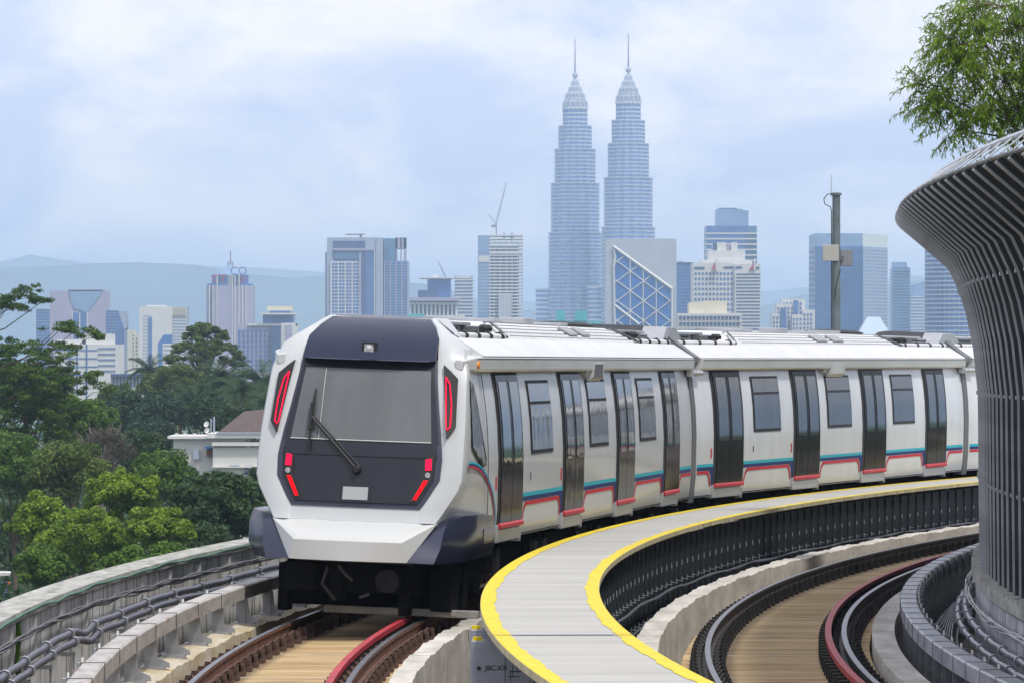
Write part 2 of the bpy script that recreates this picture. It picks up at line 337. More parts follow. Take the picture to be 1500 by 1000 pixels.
# walkway
m_walk=uvmat('walkway_concrete',(.38,.377,.352),(.465,.46,.435),(1.6,.25),joint=3.1,jcol=(.375,.37,.345),jw=.03,streak=(1.1,.2,(.345,.341,.32),.58),bump=.2,rough=.8)
m_yel=uvmat('yellow_paint',(.66,.49,.004),(.76,.60,.008),(3,9),streak=(5,12,(.48,.38,.05),.60),bump=.1,rough=.55)
m_fascia=uvmat('walkway_fascia',(.40,.36,.22),(.58,.53,.36),(3,3),streak=(6,2,(.25,.22,.12),.56))
wk=tag(sweep('walkway',[(2.01,.79),(3.16,.79),(3.16,.735),(2.01,.735)],S0,S1,.4,[m_walk,m_fascia],mis=[0,1,1,1]),kind='structure')
def ywob(k):
    def f(s,i):
        w=.009*math.sin(s*1.7+k)+.007*math.sin(s*4.1+2*k)+.006*math.sin(s*9.3)
        return (w if i==k else 0,0)
    return f
sweep('yellow_edge_line',[(2.013,.794),(2.15,.794)],S0,S1,.15,m_yel,wk,closed=False,wob=ywob(1))
sweep('yellow_edge_line',[(3.025,.794),(3.157,.794)],S0,S1,.15,m_yel,wk,closed=False,wob=ywob(0))
m_grate=M('joint_grating',(.55,.60,.66),.4,.6)
b=MB()
for i in range(46):
    o=2.18+i*.018; m=Tm(-6.72,o,.797); b.add([m@Vector(p) for p in ((0,-.12,0),(.011,-.12,0),(.011,.12,0),(0,.12,0))],[(0,1,2,3)])
b.build('joint_grating',m_grate,wk)
b=MB(); m1=Tm(-6.87,2.585,.799); b.add([m1@Vector(p) for p in ((-.575,-.02,0),(.575,-.02,0),(.575,.02,0),(-.575,.02,0))],[(0,1,2,3)]); b.build('expansion_joint',m_strap,wk)
# dark panelled wall under the walkway
m_panel=M('dark_panel',(.010,.016,.022),.6,0,.4,1.5,spec=.12)
m_stud=M('dark_stud',(.05,.06,.068),.6,.2,.3,8,spec=.2)
m_glint=M('bare_bracket_metal',(.55,.57,.6),.4,.6)
pw=tag(sweep('panel_wall',[(2.98,-.85),(2.98,.68),(3.04,.68),(3.04,-.85)],-14,S1,.6,m_panel),'near black panelled wall with studs and brackets under the walkway','wall')
st=MB(); st.box(.0,.02,-.012,.012,-1.5,-.0)
st.box(.02,.026,-.005,.005,-1.5,-.03)
p0=st.build('stud',m_stud)
bt=MB()
for hz in (-.33,-.56,-.90,-1.18): 
    bt.box(.02,.035,.02,.032,hz-.07,hz)
    if hz<-.5: bt.box(.02,.10,-.012,.0,hz-.03,hz-.022)
q0=bt.build('bracket',m_glint,p0)
for i in range(100):
    k=p0 if i==0 else p0.copy()
    if i:
        COL.objects.link(k); c=q0.copy(); COL.objects.link(c); c.parent=k
    k.parent=pw; k.matrix_local=Tm(-12+i*.68,3.04,.68)
m_cab=M('black_cable',(.018,.018,.022),.45,0,.3,8)
for hz,lb in ((.02,'upper black cable run along the dark walkway wall'),(-.28,'lower black cable run along the dark walkway wall')):
    b=MB(); pts=[T(s,3.15,hz+.012*math.sin(s*1.3)) for s in np.arange(-13,70,.34)]
    b.tube(pts,.028,6); tag(b.build('cable',m_cab,smooth=60),lb,'cable')
# near cabinets under the walkway edge
m_cabi=M('cabinet_grey',(.33,.36,.42),.4,.4,.12,3); m_ink=M('black_print',(.02,.02,.02),.6)
for s,tp,lb,txt in ((-3.9,.60,'front grey junction cabinet under the walkway edge with stencilled code','JBC.XX'),(-3.1,.66,'rear grey junction cabinet behind the stencilled one by the walkway',None)):
    e=empty('junction_cabinet',(0,0,0),lb,'cabinet'); e.matrix_world=Tm(s,2.22,-.85)
    b=MB(); b.box(-.31,.35,0,.30,0,tp+.85); b.build('cabinet_body',m_cabi,e,bevel=.012)
    b=MB(); b.box(-.285,-.02,-.012,0,.04,tp+.81); b.build('door',m_cabi,e,bevel=.004)
    b=MB(); b.lathe([(.018,0),(.018,.02)],n=10); k=b.build('lock',m_ink,e); k.rotation_euler=(R(90),0,0); k.location=(-.25,-.012,1.21)
    b=MB(); b.box(-.30,-.22,.02,.10,tp+.85,tp+.88); b.build('yellow_lug',m_yel,e)
    if txt:
        t=text_mesh(txt,.06,m_ink,e,bold=.0010); t.rotation_euler=(R(90),0,0); t.location=(-.10,-.014,1.21)
        b=MB()
        for i in range(14): 
            x=.02+.022*i%.26; z=.86+.045*((i*7)%13); b.box(-.02+x,-.02+x+.10,-.004,-.001,z,z+.008); b.box(x,x+.006,-.004,-.001,z-.05,z+.06)
        b.build('wiring_diagram',m_ink,e)
# ================================================================== LEFT PARAPET, CABLES
m_para=uvmat('parapet_boards',(.33,.33,.325),(.66,.66,.645),(1.1,1.2),joint=.92,jcol=(.05,.05,.05),jw=.045,streak=(7,.55,(.13,.13,.12),.56),bump=.3)
m_paratop=uvmat('parapet_top',(.25,.25,.23),(.46,.46,.43),(1.5,5),streak=(2.5,6,(.17,.17,.15),.56),bump=.5)
def parapet(name,o0,o1,h,label,s0,s1,sgn):
    e=sweep(name,[(o0,-.85),(o0,h-.10),(o0-sgn*.06,h-.08),(o0-sgn*.06,h),(o1,h),(o1,-.9)],s0,s1,.3,[m_para,m_paratop],mis=[0,1,1,1,0,0])
    return tag(e,label,'wall')
pl=parapet('parapet_wall',-2.46,-2.80,.66,'streaked grey concrete parapet wall with cables on the left',S0,60,-1)
m_rib=uvmat('parapet_rib',(.40,.40,.39),(.58,.58,.56),(2,2))
b=MB(); b.box(-.02,.035,-.05,.05,-.85,.55); r0=b.build('rib',m_rib)
for i in range(26):
    k=r0 if i==0 else r0.copy()
    if i: COL.objects.link(k)
    k.parent=pl; k.matrix_local=Tm(-14+i*2.3,-2.46,0)
def cab(label,f,r,mat,s0,s1,ds=.2,group=None,clips=None,name='cable'):
    b=MB(); b.tube([T(s,*f(s)) for s in np.arange(s0,s1,ds)],r,7); o=tag(b.build(name,mat,smooth=60),label,'cable',group)
    if clips:
        for i,s in enumerate(np.arange(s0+.7,s1-.5,clips)):
            m=Tm(s,*f(s)); c=MB(); c.tube([m@Vector((math.cos(a)*r*1.25,0,math.sin(a)*r*1.25)) for a in np.linspace(0,2*math.pi,9)],.012,5)
            c.build('cable_clip',m_galv,o)
    return o
m_thick=M('thick_cable_sheath',(.060,.062,.085),.38,0,.2,5)
m_thin=M('thin_cable_sheath',(.13,.13,.14),.45,0,.3,9)
sag=lambda s,p,a: a*abs(math.sin(math.pi*s/p))
bump_=lambda s: -.06*math.exp(-((s-4.2)/.7)**2)
cab('upper of two thick black power cables along the left parapet',lambda s:(-2.17,.305+sag(s,2.3,.012)+.012*math.sin(s*.7)+bump_(s)),.038,m_thick,-14,30,clips=2.3)
cab('lower of two thick black power cables along the left parapet',lambda s:(-2.125,.222+sag(s,2.3,.012)+.012*math.sin(s*.7)+bump_(s-.05)),.038,m_thick,-14,30,clips=2.3)
for i in range(5):
    cab('thin grey signal cable tangled in the bundle high on the left parapet',lambda s,i=i:(-2.38+.02*math.sin(s*.8+i*1.9),.41+.026*math.sin(s*.75+i*2.3)+.013*math.sin(s*1.9+i)+.012*math.sin(s*.3)),.011,m_thin,-14,30,group='thin cables on the left parapet')
for i in range(4):
    cab('thin black cable lying low behind the left conductor rail',lambda s,i=i:(-1.95+.05*i,-.28+.03*math.sin(s*.8+i*2)),.022,m_cab,-16,24,group='low cables behind the left conductor rail')
m_greenhose=M('green_hose',(.05,.17,.11),.5,0,.4,5)
cab('thin green hose clipped under the inner edge of the left parapet top',lambda s:(-2.385+.012*math.sin(s*2.3),0.625+.010*math.sin(s*1.1)+.006*math.sin(s*3)),.013,m_greenhose,-14,26)
m_vine=leafmat('vine_leaf',(.03,.07,.015),(.10,.2,.03))
b=MB(); b.tube([T(.2+.06*math.sin(k*2),-2.41,.56-.13*k) for k in range(9)],[.02,.03,.022,.035,.028,.02,.035,.03,.02],6)
tag(b.build('creeper_vine',m_vine),'green creeper hanging down the left parapet face','plant')
# arms that hold the cables
b=MB(); b.box(0,.32,-.02,.02,-.02,.02); b.tube([(.30,0,0),(.30,0,-.16)],.012,5); b.box(0,.02,-.05,.05,-.1,.1)
a0=b.build('cable_arm',m_galv)
for i in range(18):
    k=a0 if i==0 else a0.copy()
    if i: COL.objects.link(k)
    k.parent=pl; k.matrix_local=Tm(-13+i*2.3,-2.46,.10)
# ================================================================== RIGHT PARAPET AND GUTTER
m_para_r=uvmat('right_parapet_boards',(.32,.32,.35),(.58,.58,.62),(1.1,1.2),joint=.8,jcol=(.05,.05,.06),jw=.045,streak=(6,.6,(.16,.16,.17),.57),bump=.3)
def rw(s,i): return (0,.03*(1 if (s*1.6)%1<.5 else 0) if i in (3,4) else 0)
pr_=tag(sweep('parapet_wall',[(7.32,-.85),(7.32,.50),(7.27,.54),(7.27,.66),(7.62,.66),(7.62,-.9)],-18,60,.15,[m_para_r,m_paratop],mis=[0,1,1,1,0,0],wob=rw),'streaked concrete parapet wall below the dark louvre screen on the right','wall')
for i,(o,h,lb) in enumerate(((7.20,.16,'upper'),(7.11,.07,'lower'))):
    cab(lb+' of two thick grey power cables along the right parapet',lambda s,o=o,h=h:(o,h+sag(s,2.0,.012)),.035,M('sheath_grey',(.22,.23,.27),.35,0,.2,5),-16,26,clips=2.0)
for i in range(6):
    cab('thin pale cable in the tangle high on the right parapet',lambda s,i=i:(7.22+.02*math.sin(s*.9+i*1.7),.36+.03*math.sin(s*.7+i*1.1)+.014*math.sin(s*1.9+i*2)),.010,M('pale_sheath',(.45,.45,.46),.5),-16,26,group='thin cables on the right parapet')
m_mid=M('mid_sheath',(.28,.29,.33),.45)
for i in range(7):
    cab('thin grey cable on the ladder tray in the right gutter',lambda s,i=i:(6.84+.032*i,-.22+.018*math.sin(s*.9+i*.9)+.012*math.sin(s*2.1+i)),.011,m_mid,-16,24,group='cables on the right ladder tray')
tr_=empty('cable_tray',T(0,6.8,-.3),'galvanised cable ladder tray with rungs in the right gutter','tray'); iv=Matrix.Translation(-tr_.location)
for o in (6.80,7.10):
    k=sweep('side_rail',[(o-.01,-.31),(o+.01,-.31),(o+.01,-.24),(o-.01,-.24)],-16,30,.5,m_galvd); k.parent=tr_; k.matrix_local=iv
b=MB(); b.box(-.14,.14,-.02,.02,-.015,.015); b.box(-.13,-.10,-.015,.015,-.55,0); r0=b.build('rung',m_galvd)
for i in range(70):
    k=r0 if i==0 else r0.copy()
    if i: COL.objects.link(k)
    k.parent=tr_; k.matrix_local=iv@Tm(-15+i*.6,6.95,-.28)
# ================================================================== LOUVRE SCREEN
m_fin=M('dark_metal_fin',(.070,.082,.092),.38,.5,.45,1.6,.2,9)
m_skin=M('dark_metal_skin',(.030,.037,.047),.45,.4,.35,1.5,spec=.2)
m_finw=M('fin_edge_light',(.52,.54,.58),.30,.7,.4,2.5)
nb=empty('noise_barrier',T(5,7.4,.7),'tall dark ribbed metal noise barrier with a curved overhang on the right','barrier'); iv=Matrix.Translation(-nb.location)
NP=[(7.43,.66),(7.42,1.7),(7.41,2.7),(7.35,3.25),(7.27,3.64),(7.18,3.93),(7.03,4.25),(6.71,4.53),(6.40,4.79)]  # (off,h)
sk=NP+[(o+.05,h+.03) for o,h in NP[::-1]]
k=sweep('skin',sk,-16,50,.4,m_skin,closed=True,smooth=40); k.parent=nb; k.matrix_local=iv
def fin_mesh(mb):
    w=.014; d=.042
    base=[Vector((o-7.4,0,h)) for o,h in NP]; out=[]
    for i,p in enumerate(base):
        t=(base[min(i+1,len(base)-1)]-base[max(i-1,0)]).normalized(); out.append(p+Vector((-t.z,0,t.x))*d)
    n=len(base); vs=[]
    for sy in (-w,w):
        vs+=[p+Vector((0,sy,0)) for p in base]+[p+Vector((0,sy,0)) for p in out]
    fs=[]
    for i in range(n-1):
        fs+=[(i,i+1,n+i+1,n+i),(2*n+i,3*n+i,3*n+i+1,2*n+i+1),(n+i,n+i+1,3*n+i+1,3*n+i)]
    fs+=[(n-1,3*n-1,4*n-1,2*n-1),(0,n,3*n,2*n)]
    mb.add(vs,fs)
    fl=[]
    for i,p in enumerate(out):
        ww=.018+.012*i/(n-1); q=p+(p-base[i]).normalized()*.022
        fl.append([p+Vector((0,-ww,0)),q+Vector((0,-ww,0)),q+Vector((0,ww,0)),p+Vector((0,ww,0))])
    vs=[v for r_ in fl for v in r_]; mb.add(vs,[(4*i+j,4*i+(j+1)%4,4*i+4+(j+1)%4,4*i+4+j) for i in range(n-1) for j in range(4)]+[(0,1,2,3),(4*n-4,4*n-3,4*n-2,4*n-1)],1)
    for j in (1,2,5):   # splice plates and bolts
        p=out[j]; mb.cbox(p+Vector((-.025,0,0)),.03,.07,.035,1)
    return mb
f0=fin_mesh(MB()).build('fin',[m_fin,m_finw],smooth=45)
bp=MB(); e=Vector((6.40-7.4,0,4.79)); bp.tube([e+Vector((.0,-.05,.03)),e+Vector((.27,.45,.22))],.009,5)
c0=bp.build('tip_strut',m_finw,f0)
for i in range(58):
    k=f0 if i==0 else f0.copy()
    if i: COL.objects.link(k); c=c0.copy(); COL.objects.link(c); c.parent=k
    k.parent=nb; k.matrix_local=iv@Tm(-14+i*.88,7.4,0)
k=sweep('edge_tube',[(6.70+.025*math.cos(a),5.03+.03*math.sin(a)) for a in np.linspace(0,2*math.pi,7)[:-1]],-16,50,.4,m_finw); k.parent=nb; k.matrix_local=iv
k=sweep('edge_tube',[(6.41+.02*math.cos(a),4.80+.02*math.sin(a)) for a in np.linspace(0,2*math.pi,7)[:-1]],-16,50,.4,m_galvd); k.parent=nb; k.matrix_local=iv
# ================================================================== TRAIN
m_wht=M('car_white_paint',(.64,.665,.68),.30,0,.12,1.6,coat=.2,stretch=(1,1,.35))
m_cabw=M('cab_silver_white',(.48,.505,.515),.30,0,.06,1.6,coat=.2,stretch=(1,1,.35))
m_nose=M('nose_silver_paint',(.54,.555,.55),.32,0,.03,1.5,coat=.2)
m_roofw=M('roof_white',(.60,.61,.62),.40,0,.08,2)
m_fair=M('fairing_white',(.56,.57,.57),.30,0,.10,1.5,coat=.3,stretch=(1,.4,1))
m_mask=M('mask_dark_gloss',(.018,.020,.030),.30,0,spec=.35)
m_maskm=M('mask_frame_metallic',(.05,.054,.08),.36,.4)
m_visor=M('visor_navy_gloss',(.012,.018,.044),.25,0,spec=.40)
m_corner=M('bumper_corner_navy',(.034,.040,.070),.26,.3,coat=.15)
m_wind=M('windscreen_glass',(.12,.133,.14),.06,0,.2,.6,spec=.5,stretch=(3,1,.2))
m_dglass=M('door_dark_glass',(.010,.011,.013),.04,0,0,1,.10,1.1,spec=.5,ior=1.32,stretch=(1,1.6,.35),bd=.05)
m_door=M('door_dark_panel',(.020,.021,.025),.10,0,0,1,.10,1.1,spec=.5,ior=1.06,stretch=(1,1.6,.35),bd=.05)
m_wglass=M('window_dark_glass',(.014,.016,.020),.05,0,0,1,.16,1.2,spec=.5,ior=1.30,stretch=(1,1.4,.5),bd=.05)
m_rub=M('black_rubber',(.012,.012,.013),.6)
m_gang=M('gangway_grey',(.13,.135,.145),.5,.2,.2,3)
m_gangl=M('end_cap_grey',(.40,.42,.45),.45,.3,.15,3)
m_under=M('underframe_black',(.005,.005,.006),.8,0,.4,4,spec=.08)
m_underg=M('underframe_grey',(.020,.020,.024),.6,.1,.4,4,spec=.2)
m_red=M('red_band',(.55,.008,.03),.5,spec=.15); m_blue=M('navy_band',(.012,.022,.13),.5,spec=.15); m_teal=M('teal_band',(.02,.40,.50),.5,spec=.15)
m_step=M('red_step_edge',(.52,.014,.03),.5,0,.15,6)
m_led=M('red_lamp_lit',(.9,.002,.008),.5,emit=.9,spec=.1); m_ledp=M('pink_red_lamp_lit',(.92,.006,.05),.5,emit=.85,spec=.1)
m_lens=M('clear_lens',(.45,.47,.48),.15,0,.6,30)
m_plate=M('grey_plate',(.36,.38,.39),.5); m_amber=M('amber_lamp',(.8,.3,.02),.3)
m_hatch=M('hatch_grey',(.30,.31,.33),.6); m_alu=M('aluminium_trim',(.55,.56,.58),.35,.6)
SC0,CP,HL=24.2935,21.9551,10.72
ROLL=R(2.0); XOFF=.327; BW=1.235
def carmat(k):
    s=SC0+k*CP; a,b_=T(s-7.5,0,0),T(s+7.5,0,0); d=(b_-a).normalized(); r=Vector((d.y,-d.x,0)).normalized(); up=r.cross(d)
    r2=r*math.cos(ROLL)-up*math.sin(ROLL); u2=up*math.cos(ROLL)+r*math.sin(ROLL)
    o=(a+b_)/2+r*1.56+up*1.0 + r2*(XOFF-1.56) - u2*1.0
    m=Matrix((r2,d,u2)).transposed().to_4x4(); m.translation=o; return m
BWZ=[(.87,1.205),(1.05,1.225),(1.25,1.235),(1.9,1.225),(2.3,1.195),(2.6,1.155),(2.93,1.095),(3.13,1.05)]
def bw(z): return float(np.interp(z,[p[0] for p in BWZ],[p[1] for p in BWZ]))
train=empty('metro_train',carmat(0).translation+Vector((0,0,0)),'white articulated metro train with dark windscreen and red, navy and teal bands','train')
tinv=Matrix.Translation(-train.location)
def loft(mb,rows,mi=0,close=False):
    n=len(rows[0]); vs=[p for r_ in rows for p in r_]; fs=[]
    for j in range(len(rows)-1):
        for i in range(n if close else n-1): fs.append((j*n+i,j*n+(i+1)%n,(j+1)*n+(i+1)%n,(j+1)*n+i))
    return mb.add(vs,fs,mi)
ROOF=[(1.05,3.13),(1.20,3.12),(1.20,3.14),(.86,3.345)]
def sidepatch(mb,poly,off,mi=0,thick=.0,nz=10):
    """poly [(u,z)] strip-like quads on the right body side; poly given as list of rows (z,u0,u1)"""
    rows=[]
    for z,u0,u1 in poly: rows.append([(bw(z)+off,u0,z),(bw(z)+off,u1,z)])
    if thick:
        full=[]
        for (a,b_),(z,u0,u1) in zip(rows,poly): full.append([(bw(z)+off-thick,u0,z),a,b_,(bw(z)+off-thick,u1,z)])
        rows=full
        mb.add([rows[0][k] for k in range(4)],[(0,1,2,3)],mi); mb.add([rows[-1][k] for k in range(4)],[(3,2,1,0)],mi)
    loft(mb,rows,mi)
def zs(a,b_,n=8): return list(np.linspace(a,b_,n))
DOORS=[-8.50,-2.90,2.53,8.05]; WINS=[-5.85,-.36,5.07]
def uf(x,z):
    zz=[.4,.75,.95,1.2,2.0,2.8,3.1,3.3,3.5,3.7]; uu=[-12.6,-12.85,-12.75,-12.55,-12.35,-12.02,-11.85,-11.7,-11.3,-10.8]
    return float(np.interp(z,zz,uu))+.14*(x/1.2)**2
MK=[(1.315,.77),(1.42,.84),(1.66,.975),(1.9,.985),(2.2,.945),(2.49,.893),(2.8,.845),(3.06,.815),(3.32,.785),(3.45,.70),(3.55,.60)]
CR=[(1.155,.985),(1.33,1.09),(1.6,1.245),(1.94,1.245),(2.29,1.235),(2.6,1.215),(2.93,1.19),(3.215,1.10),(3.40,.86),(3.55,.67)]
def ip(tb,z): return float(np.interp(z,[p[0] for p in tb],[p[1] for p in tb]))
def carriage(k,cab):
    m=carmat(k); u0=-10.45 if cab else -HL; u1=HL
    mb=MB()
    zz=[.87,.95,1.05,1.15,1.25,1.5,1.7,1.9,2.1,2.3,2.45,2.6,2.77,2.93,3.05,3.13]
    prof=[(bw(z),z) for z in zz]+[(1.05,3.2),(.86,3.33),(.80,3.30),(-.80,3.30),(-.86,3.33),(-1.05,3.2)]+[(-bw(z),z) for z in zz[::-1]]
    us=[u0,u1]
    loft(mb,[[(x,u,z) for x,z in prof] for u in us],close=True)
    n=len(prof); mb.add([(x,u1,z) for x,z in prof],[tuple(range(n))]); mb.add([(x,u0,z) for x,z in prof],[tuple(range(n))[::-1]])
    if cab:
        # nose shell: mask edge -> crease -> side wall
        Z=[1.155,1.24,1.315,1.42,1.54,1.66,1.9,2.2,2.49,2.8,2.93,3.06,3.215,3.32,3.40,3.45,3.50,3.55]
        for sg in (1,-1):
            rows=[]
            for z in Z:
                c=ip(CR,z); mk=ip(MK,z) if z>=1.315 else .77*(z-1.155)/.16*0+.0
                if z<1.315: mk=.77
                mk=min(mk,c-.02)
                h=min(bw(z),c) if z<2.95 else c
                uc=uf(c,z); 
                bx=bw(z) if z<=3.13 else float(np.interp(z,[3.13,3.2,3.33,3.55],[1.05,1.05,.86,.55]))
                rows.append([(sg*mk,uf(mk,z)-.0,z),(sg*(mk+.3*(c-mk)),uf(mk+.3*(c-mk),z)-.035,z),(sg*(c-.02),uc-.02,z),(sg*c,uc+.02,z),(sg*(c*.55+bx*.45),uc+.55,z),(sg*(bx),-10.44,z)])
            if sg<0: rows=[r_[::-1] for r_ in rows]
            loft(mb,rows)
            lo=[]                       # lower cheek behind the dark corner
            for z in (.86,1.0,1.155):
                lo.append([(sg*.985,uf(.985,1.155)+.0,z),(sg*1.10,-12.1,z),(sg*(bw(z)-.01),-11.4,z),(sg*bw(z),-10.44,z)])
            if sg<0: lo=[r_[::-1] for r_ in lo]
            loft(mb,lo)
        loft(mb,[[(x,uf(x,z),z) for x in np.linspace(-.77,.77,9)] for z in (1.155,1.24,1.315)])
        loft(mb,[[(x,u,z) for x in (-.67,-.4,0,.4,.67)] for u,z in ((-11.10,3.55),(-10.9,3.57),(-10.3,3.57))])
        for sg in (1,-1):
            r_=[[(sg*.67,-11.10,3.55),(sg*.67,-10.9,3.57),(sg*.67,-10.3,3.57)],[(sg*.86,-11.0,3.40),(sg*.84,-10.8,3.38),(sg*.86,-10.3,3.33)]]
            loft(mb,r_ if sg<0 else [q[::-1] for q in r_])
    body=mb.build('carriage',m_wht if not cab else m_cabw,train,smooth=36); body.matrix_local=tinv@m
    def P(name,mb,mat,smooth=None,bevel=0,parent=body): return mb.build(name,mat,parent,smooth,bevel)
    # --- doors, windows, bands, steps
    for i,u in enumerate(DOORS):
        b=MB(); sidepatch(b,[(z,u-1.02,u+.97) for z in zs(1.02,2.93)],.012,0,.03)
        for a,c in ((u-.88,u-.015),(u+.015,u+.90)): sidepatch(b,[(z,a,c) for z in zs(1.07,2.90)],.024,1,.02)
        d=P('door',b,[m_rub,m_door],40)
        b=MB()
        for a,c in ((u-.76,u-.12),(u+.12,u+.78)): sidepatch(b,[(z,a,c) for z in zs(1.78,2.82)],.030,0,.008)
        b.build('door_glass',m_dglass,body,smooth=40)
        b=MB(); b.prism([(bw(1.05)-.03,1.015),(bw(1.05)+.05,1.01),(bw(1.05)+.052,1.06),(bw(1.05)+.03,1.078),(bw(1.05)-.03,1.078)],u-.98,u+.93,'y'); P('door_step',b,m_step,bevel=.006)
        b=MB(); b.box(1.10,1.232,u-.95,u+.90,.835,1.0); b.box(1.12,1.25,u-1.06,u-.97,.84,1.06); b.box(1.12,1.235,u+.92,u+.98,.80,.97); P('step_bracket',b,m_alu,bevel=.01)
    for i,u in enumerate(WINS):
        b=MB(); sidepatch(b,[(z,u-.97,u+.97) for z in zs(1.89,2.83)],.010,0,.02); sidepatch(b,[(z,u-.91,u+.91) for z in zs(1.94,2.52,6)],.018,1,.008); sidepatch(b,[(z,u-.91,u+.91) for z in zs(2.56,2.79,4)],.018,1,.008)
        P('window',b,[m_rub,m_wglass],40)
    # bands between the doors
    edges=[]
    st=-9.6 if cab else -HL+.12
    pts=[(st,DOORS[0]-1.03)] if not cab else []
    for a,c in zip(DOORS,DOORS[1:]): pts.append((a+.98,c-1.03))
    pts.append((DOORS[-1]+.98,HL-.10))
    for n_,(a,c) in enumerate(pts):
        b=MB()
        first=(not cab and n_==0); last=(n_==len(pts)-1)
        sidepatch(b,[(1.36,a,c),(1.41,a,c)],.006,2)
        sidepatch(b,[(1.305,a+(.0),c),(1.358,a,c)],.006,1)
        if not last:
            sidepatch(b,[(1.06,c-.10,c),(1.20,c-.16,c),(1.305,c-.30,c)],.006,1)
        sidepatch(b,[(1.25,a+(0 if first else .22),c-(0 if last else .42)),(1.295,a+(0 if first else .30),c-(0 if last else .36))],.008,0)
        if not last: sidepatch(b,[(1.04,c-.20,c-.13),(1.18,c-.30,c-.22),(1.25,c-.43,c-.30),(1.295,c-.37,c-.34)],.008,0)
        if not first: sidepatch(b,[(1.04,a+.02,a+.09),(1.18,a+.10,a+.18),(1.25,a+.16,a+.32),(1.295,a+.26,a+.31)],.008,0)
        P('colour_band',b,[m_red,m_blue,m_teal])
    if cab:   # sweeping curve on the cab side
        b=MB()
        def curve(w0,w1,mi,of):
            rows=[]
            for t in np.linspace(0,1,16):
                an=t*math.pi/2; 
                for w in (w0,w1): pass
                ua=-12.05+2.33*math.sin(an)**1.05; za=1.85-.82*(1-math.cos(an))**1.15
                n_=Vector((math.sin(an)*.9,math.cos(an)*.45+.05)) 
                q=[]
                for w in (w0,w1):
                    uu=ua+n_.x*w*2.2; z_=za+n_.y*w*2.0; f=min(1,max(0,(uu+12.1)/1.66)); x=ip(CR,z_)*(1-f)+bw(z_)*f if uu<-10.45 else bw(z_)
                    q.append((x+of+.012*(1-f),uu,z_))
                rows.append(q)
            loft(b,rows,mi)
        curve(-.036,-.014,0,.012); curve(-.010,.012,1,.012); curve(.012,.036,2,.012)
        P('colour_band',b,[m_red,m_blue,m_teal])
    for u in DOORS[:2]:
        b=MB(); sidepatch(b,[(1.50,u-1.22,u-1.15),(1.66,u-1.22,u-1.15)],.008,0,.01); P('red_handle',b,m_step)
    b=MB(); sidepatch(b,[(.885,u0 if not cab else -9.5,u1),(.90,u0 if not cab else -9.5,u1)],.006,0); sidepatch(b,[(1.56,-6.85,-6.80),(1.66,-6.85,-6.80)],.006,0); P('body_trim',b,m_underg)
    # --- roof
    b=MB()
    fu0=-11.72 if cab else -HL
    fp=[(1.03,3.00),(1.12,2.945),(1.20,2.948),(1.222,2.975),(1.226,3.115),(1.19,3.135),(1.03,3.15)]
    for sg in (1,-1):
        b.prism([(sg*x,z) for x,z in fp],fu0+.25,u1,'y')
        v=[(sg*x,fu0+.25,z) for x,z in fp]+[(sg*(1.03+(x-1.03)*.45),fu0-.12,3.02+(z-3.04)*.6) for x,z in fp]
        if cab: b.add(v,[(i,(i+1)%7,7+(i+1)%7,7+i) for i in range(7)]+[tuple(range(7,14))])
    b.prism([(1.03,2.82),(1.155,2.80),(1.215,2.86),(1.2275,3.06),(1.03,3.06)],-1.2,-.05,'y')
    b.prism([(1.03,2.89),(1.15,2.87),(1.19,2.98),(1.03,2.98)],-1.5,-1.2,'y')
    P('eave_fairing',b,m_fair,None,.006)
    b=MB(); b.box(1.2265,1.2305,fu0+.35,u1,3.102,3.113); P('gutter_line',b,m_gang)
    b=MB(); b.box(1.21,1.2295,-1.05,-.25,2.86,3.04); P('speaker_grille',b,m_gang if cab else m_fair,bevel=.003)
    b=MB(); lu0=fu0+.2
    for sg in (1,-1):
        sl=[(1.215,3.137),(1.19,3.16),(.875,3.345),(.83,3.345),(.83,3.30),(1.1,3.12)]
        b.prism([(sg*x,z) for x,z in sl],lu0 if not cab else -10.9,u1,'y')
    P('roof_slope',b,m_roofw,25)
    b=MB()     # louvred centre hump
    h0,h1=-6.6,6.2
    ZZ=[(.83,3.34),(.80,3.385),(.76,3.387),(.73,3.43),(.69,3.432),(.65,3.475),(.60,3.477),(.55,3.515),(.50,3.517),(.44,3.55),(.30,3.56)]
    hp=[(x,z) for x,z in ZZ]+[(-x,z) for x,z in ZZ[::-1]]
    rows=[]
    for u,sh in ((h0,0),(h1,0)):
        rows.append([(x,u+(z-3.34)*(3.2 if u<0 else -3.2)*1.0,z) for x,z in hp])
    loft(b,rows); n=len(hp); b.add(rows[0],[tuple(range(n))[::-1]]); b.add(rows[1],[tuple(range(n))]); b.add([rows[0][0],rows[0][-1],rows[1][-1],rows[1][0]],[(0,1,2,3)])
    P('roof_hump',b,m_roofw)
    for u in (-.35,.95):
        b=MB(); b.prism([(.755,3.425),(.745,3.452),(.585,3.538),(.57,3.51)],u,u+.85,'y'); P('roof_hatch',b,m_hatch)
    b=MB()
    for x,z in ZZ[1:-1:2]: 
        for sg in (1,-1): b.box(min(sg*x,sg*(x-.018)),max(sg*x,sg*(x-.018)),h0+.5,h1-.5,z-.003,z+.009)
    for u in (h0-.05,h1+.05):
        sl=1 if u<0 else -1
        b.tube([(.86,u-sl*.12,3.37),(.72,u+sl*.2,3.45),(.52,u+sl*.55,3.555)],.018,6)
    P('roof_seam',b,m_gang)
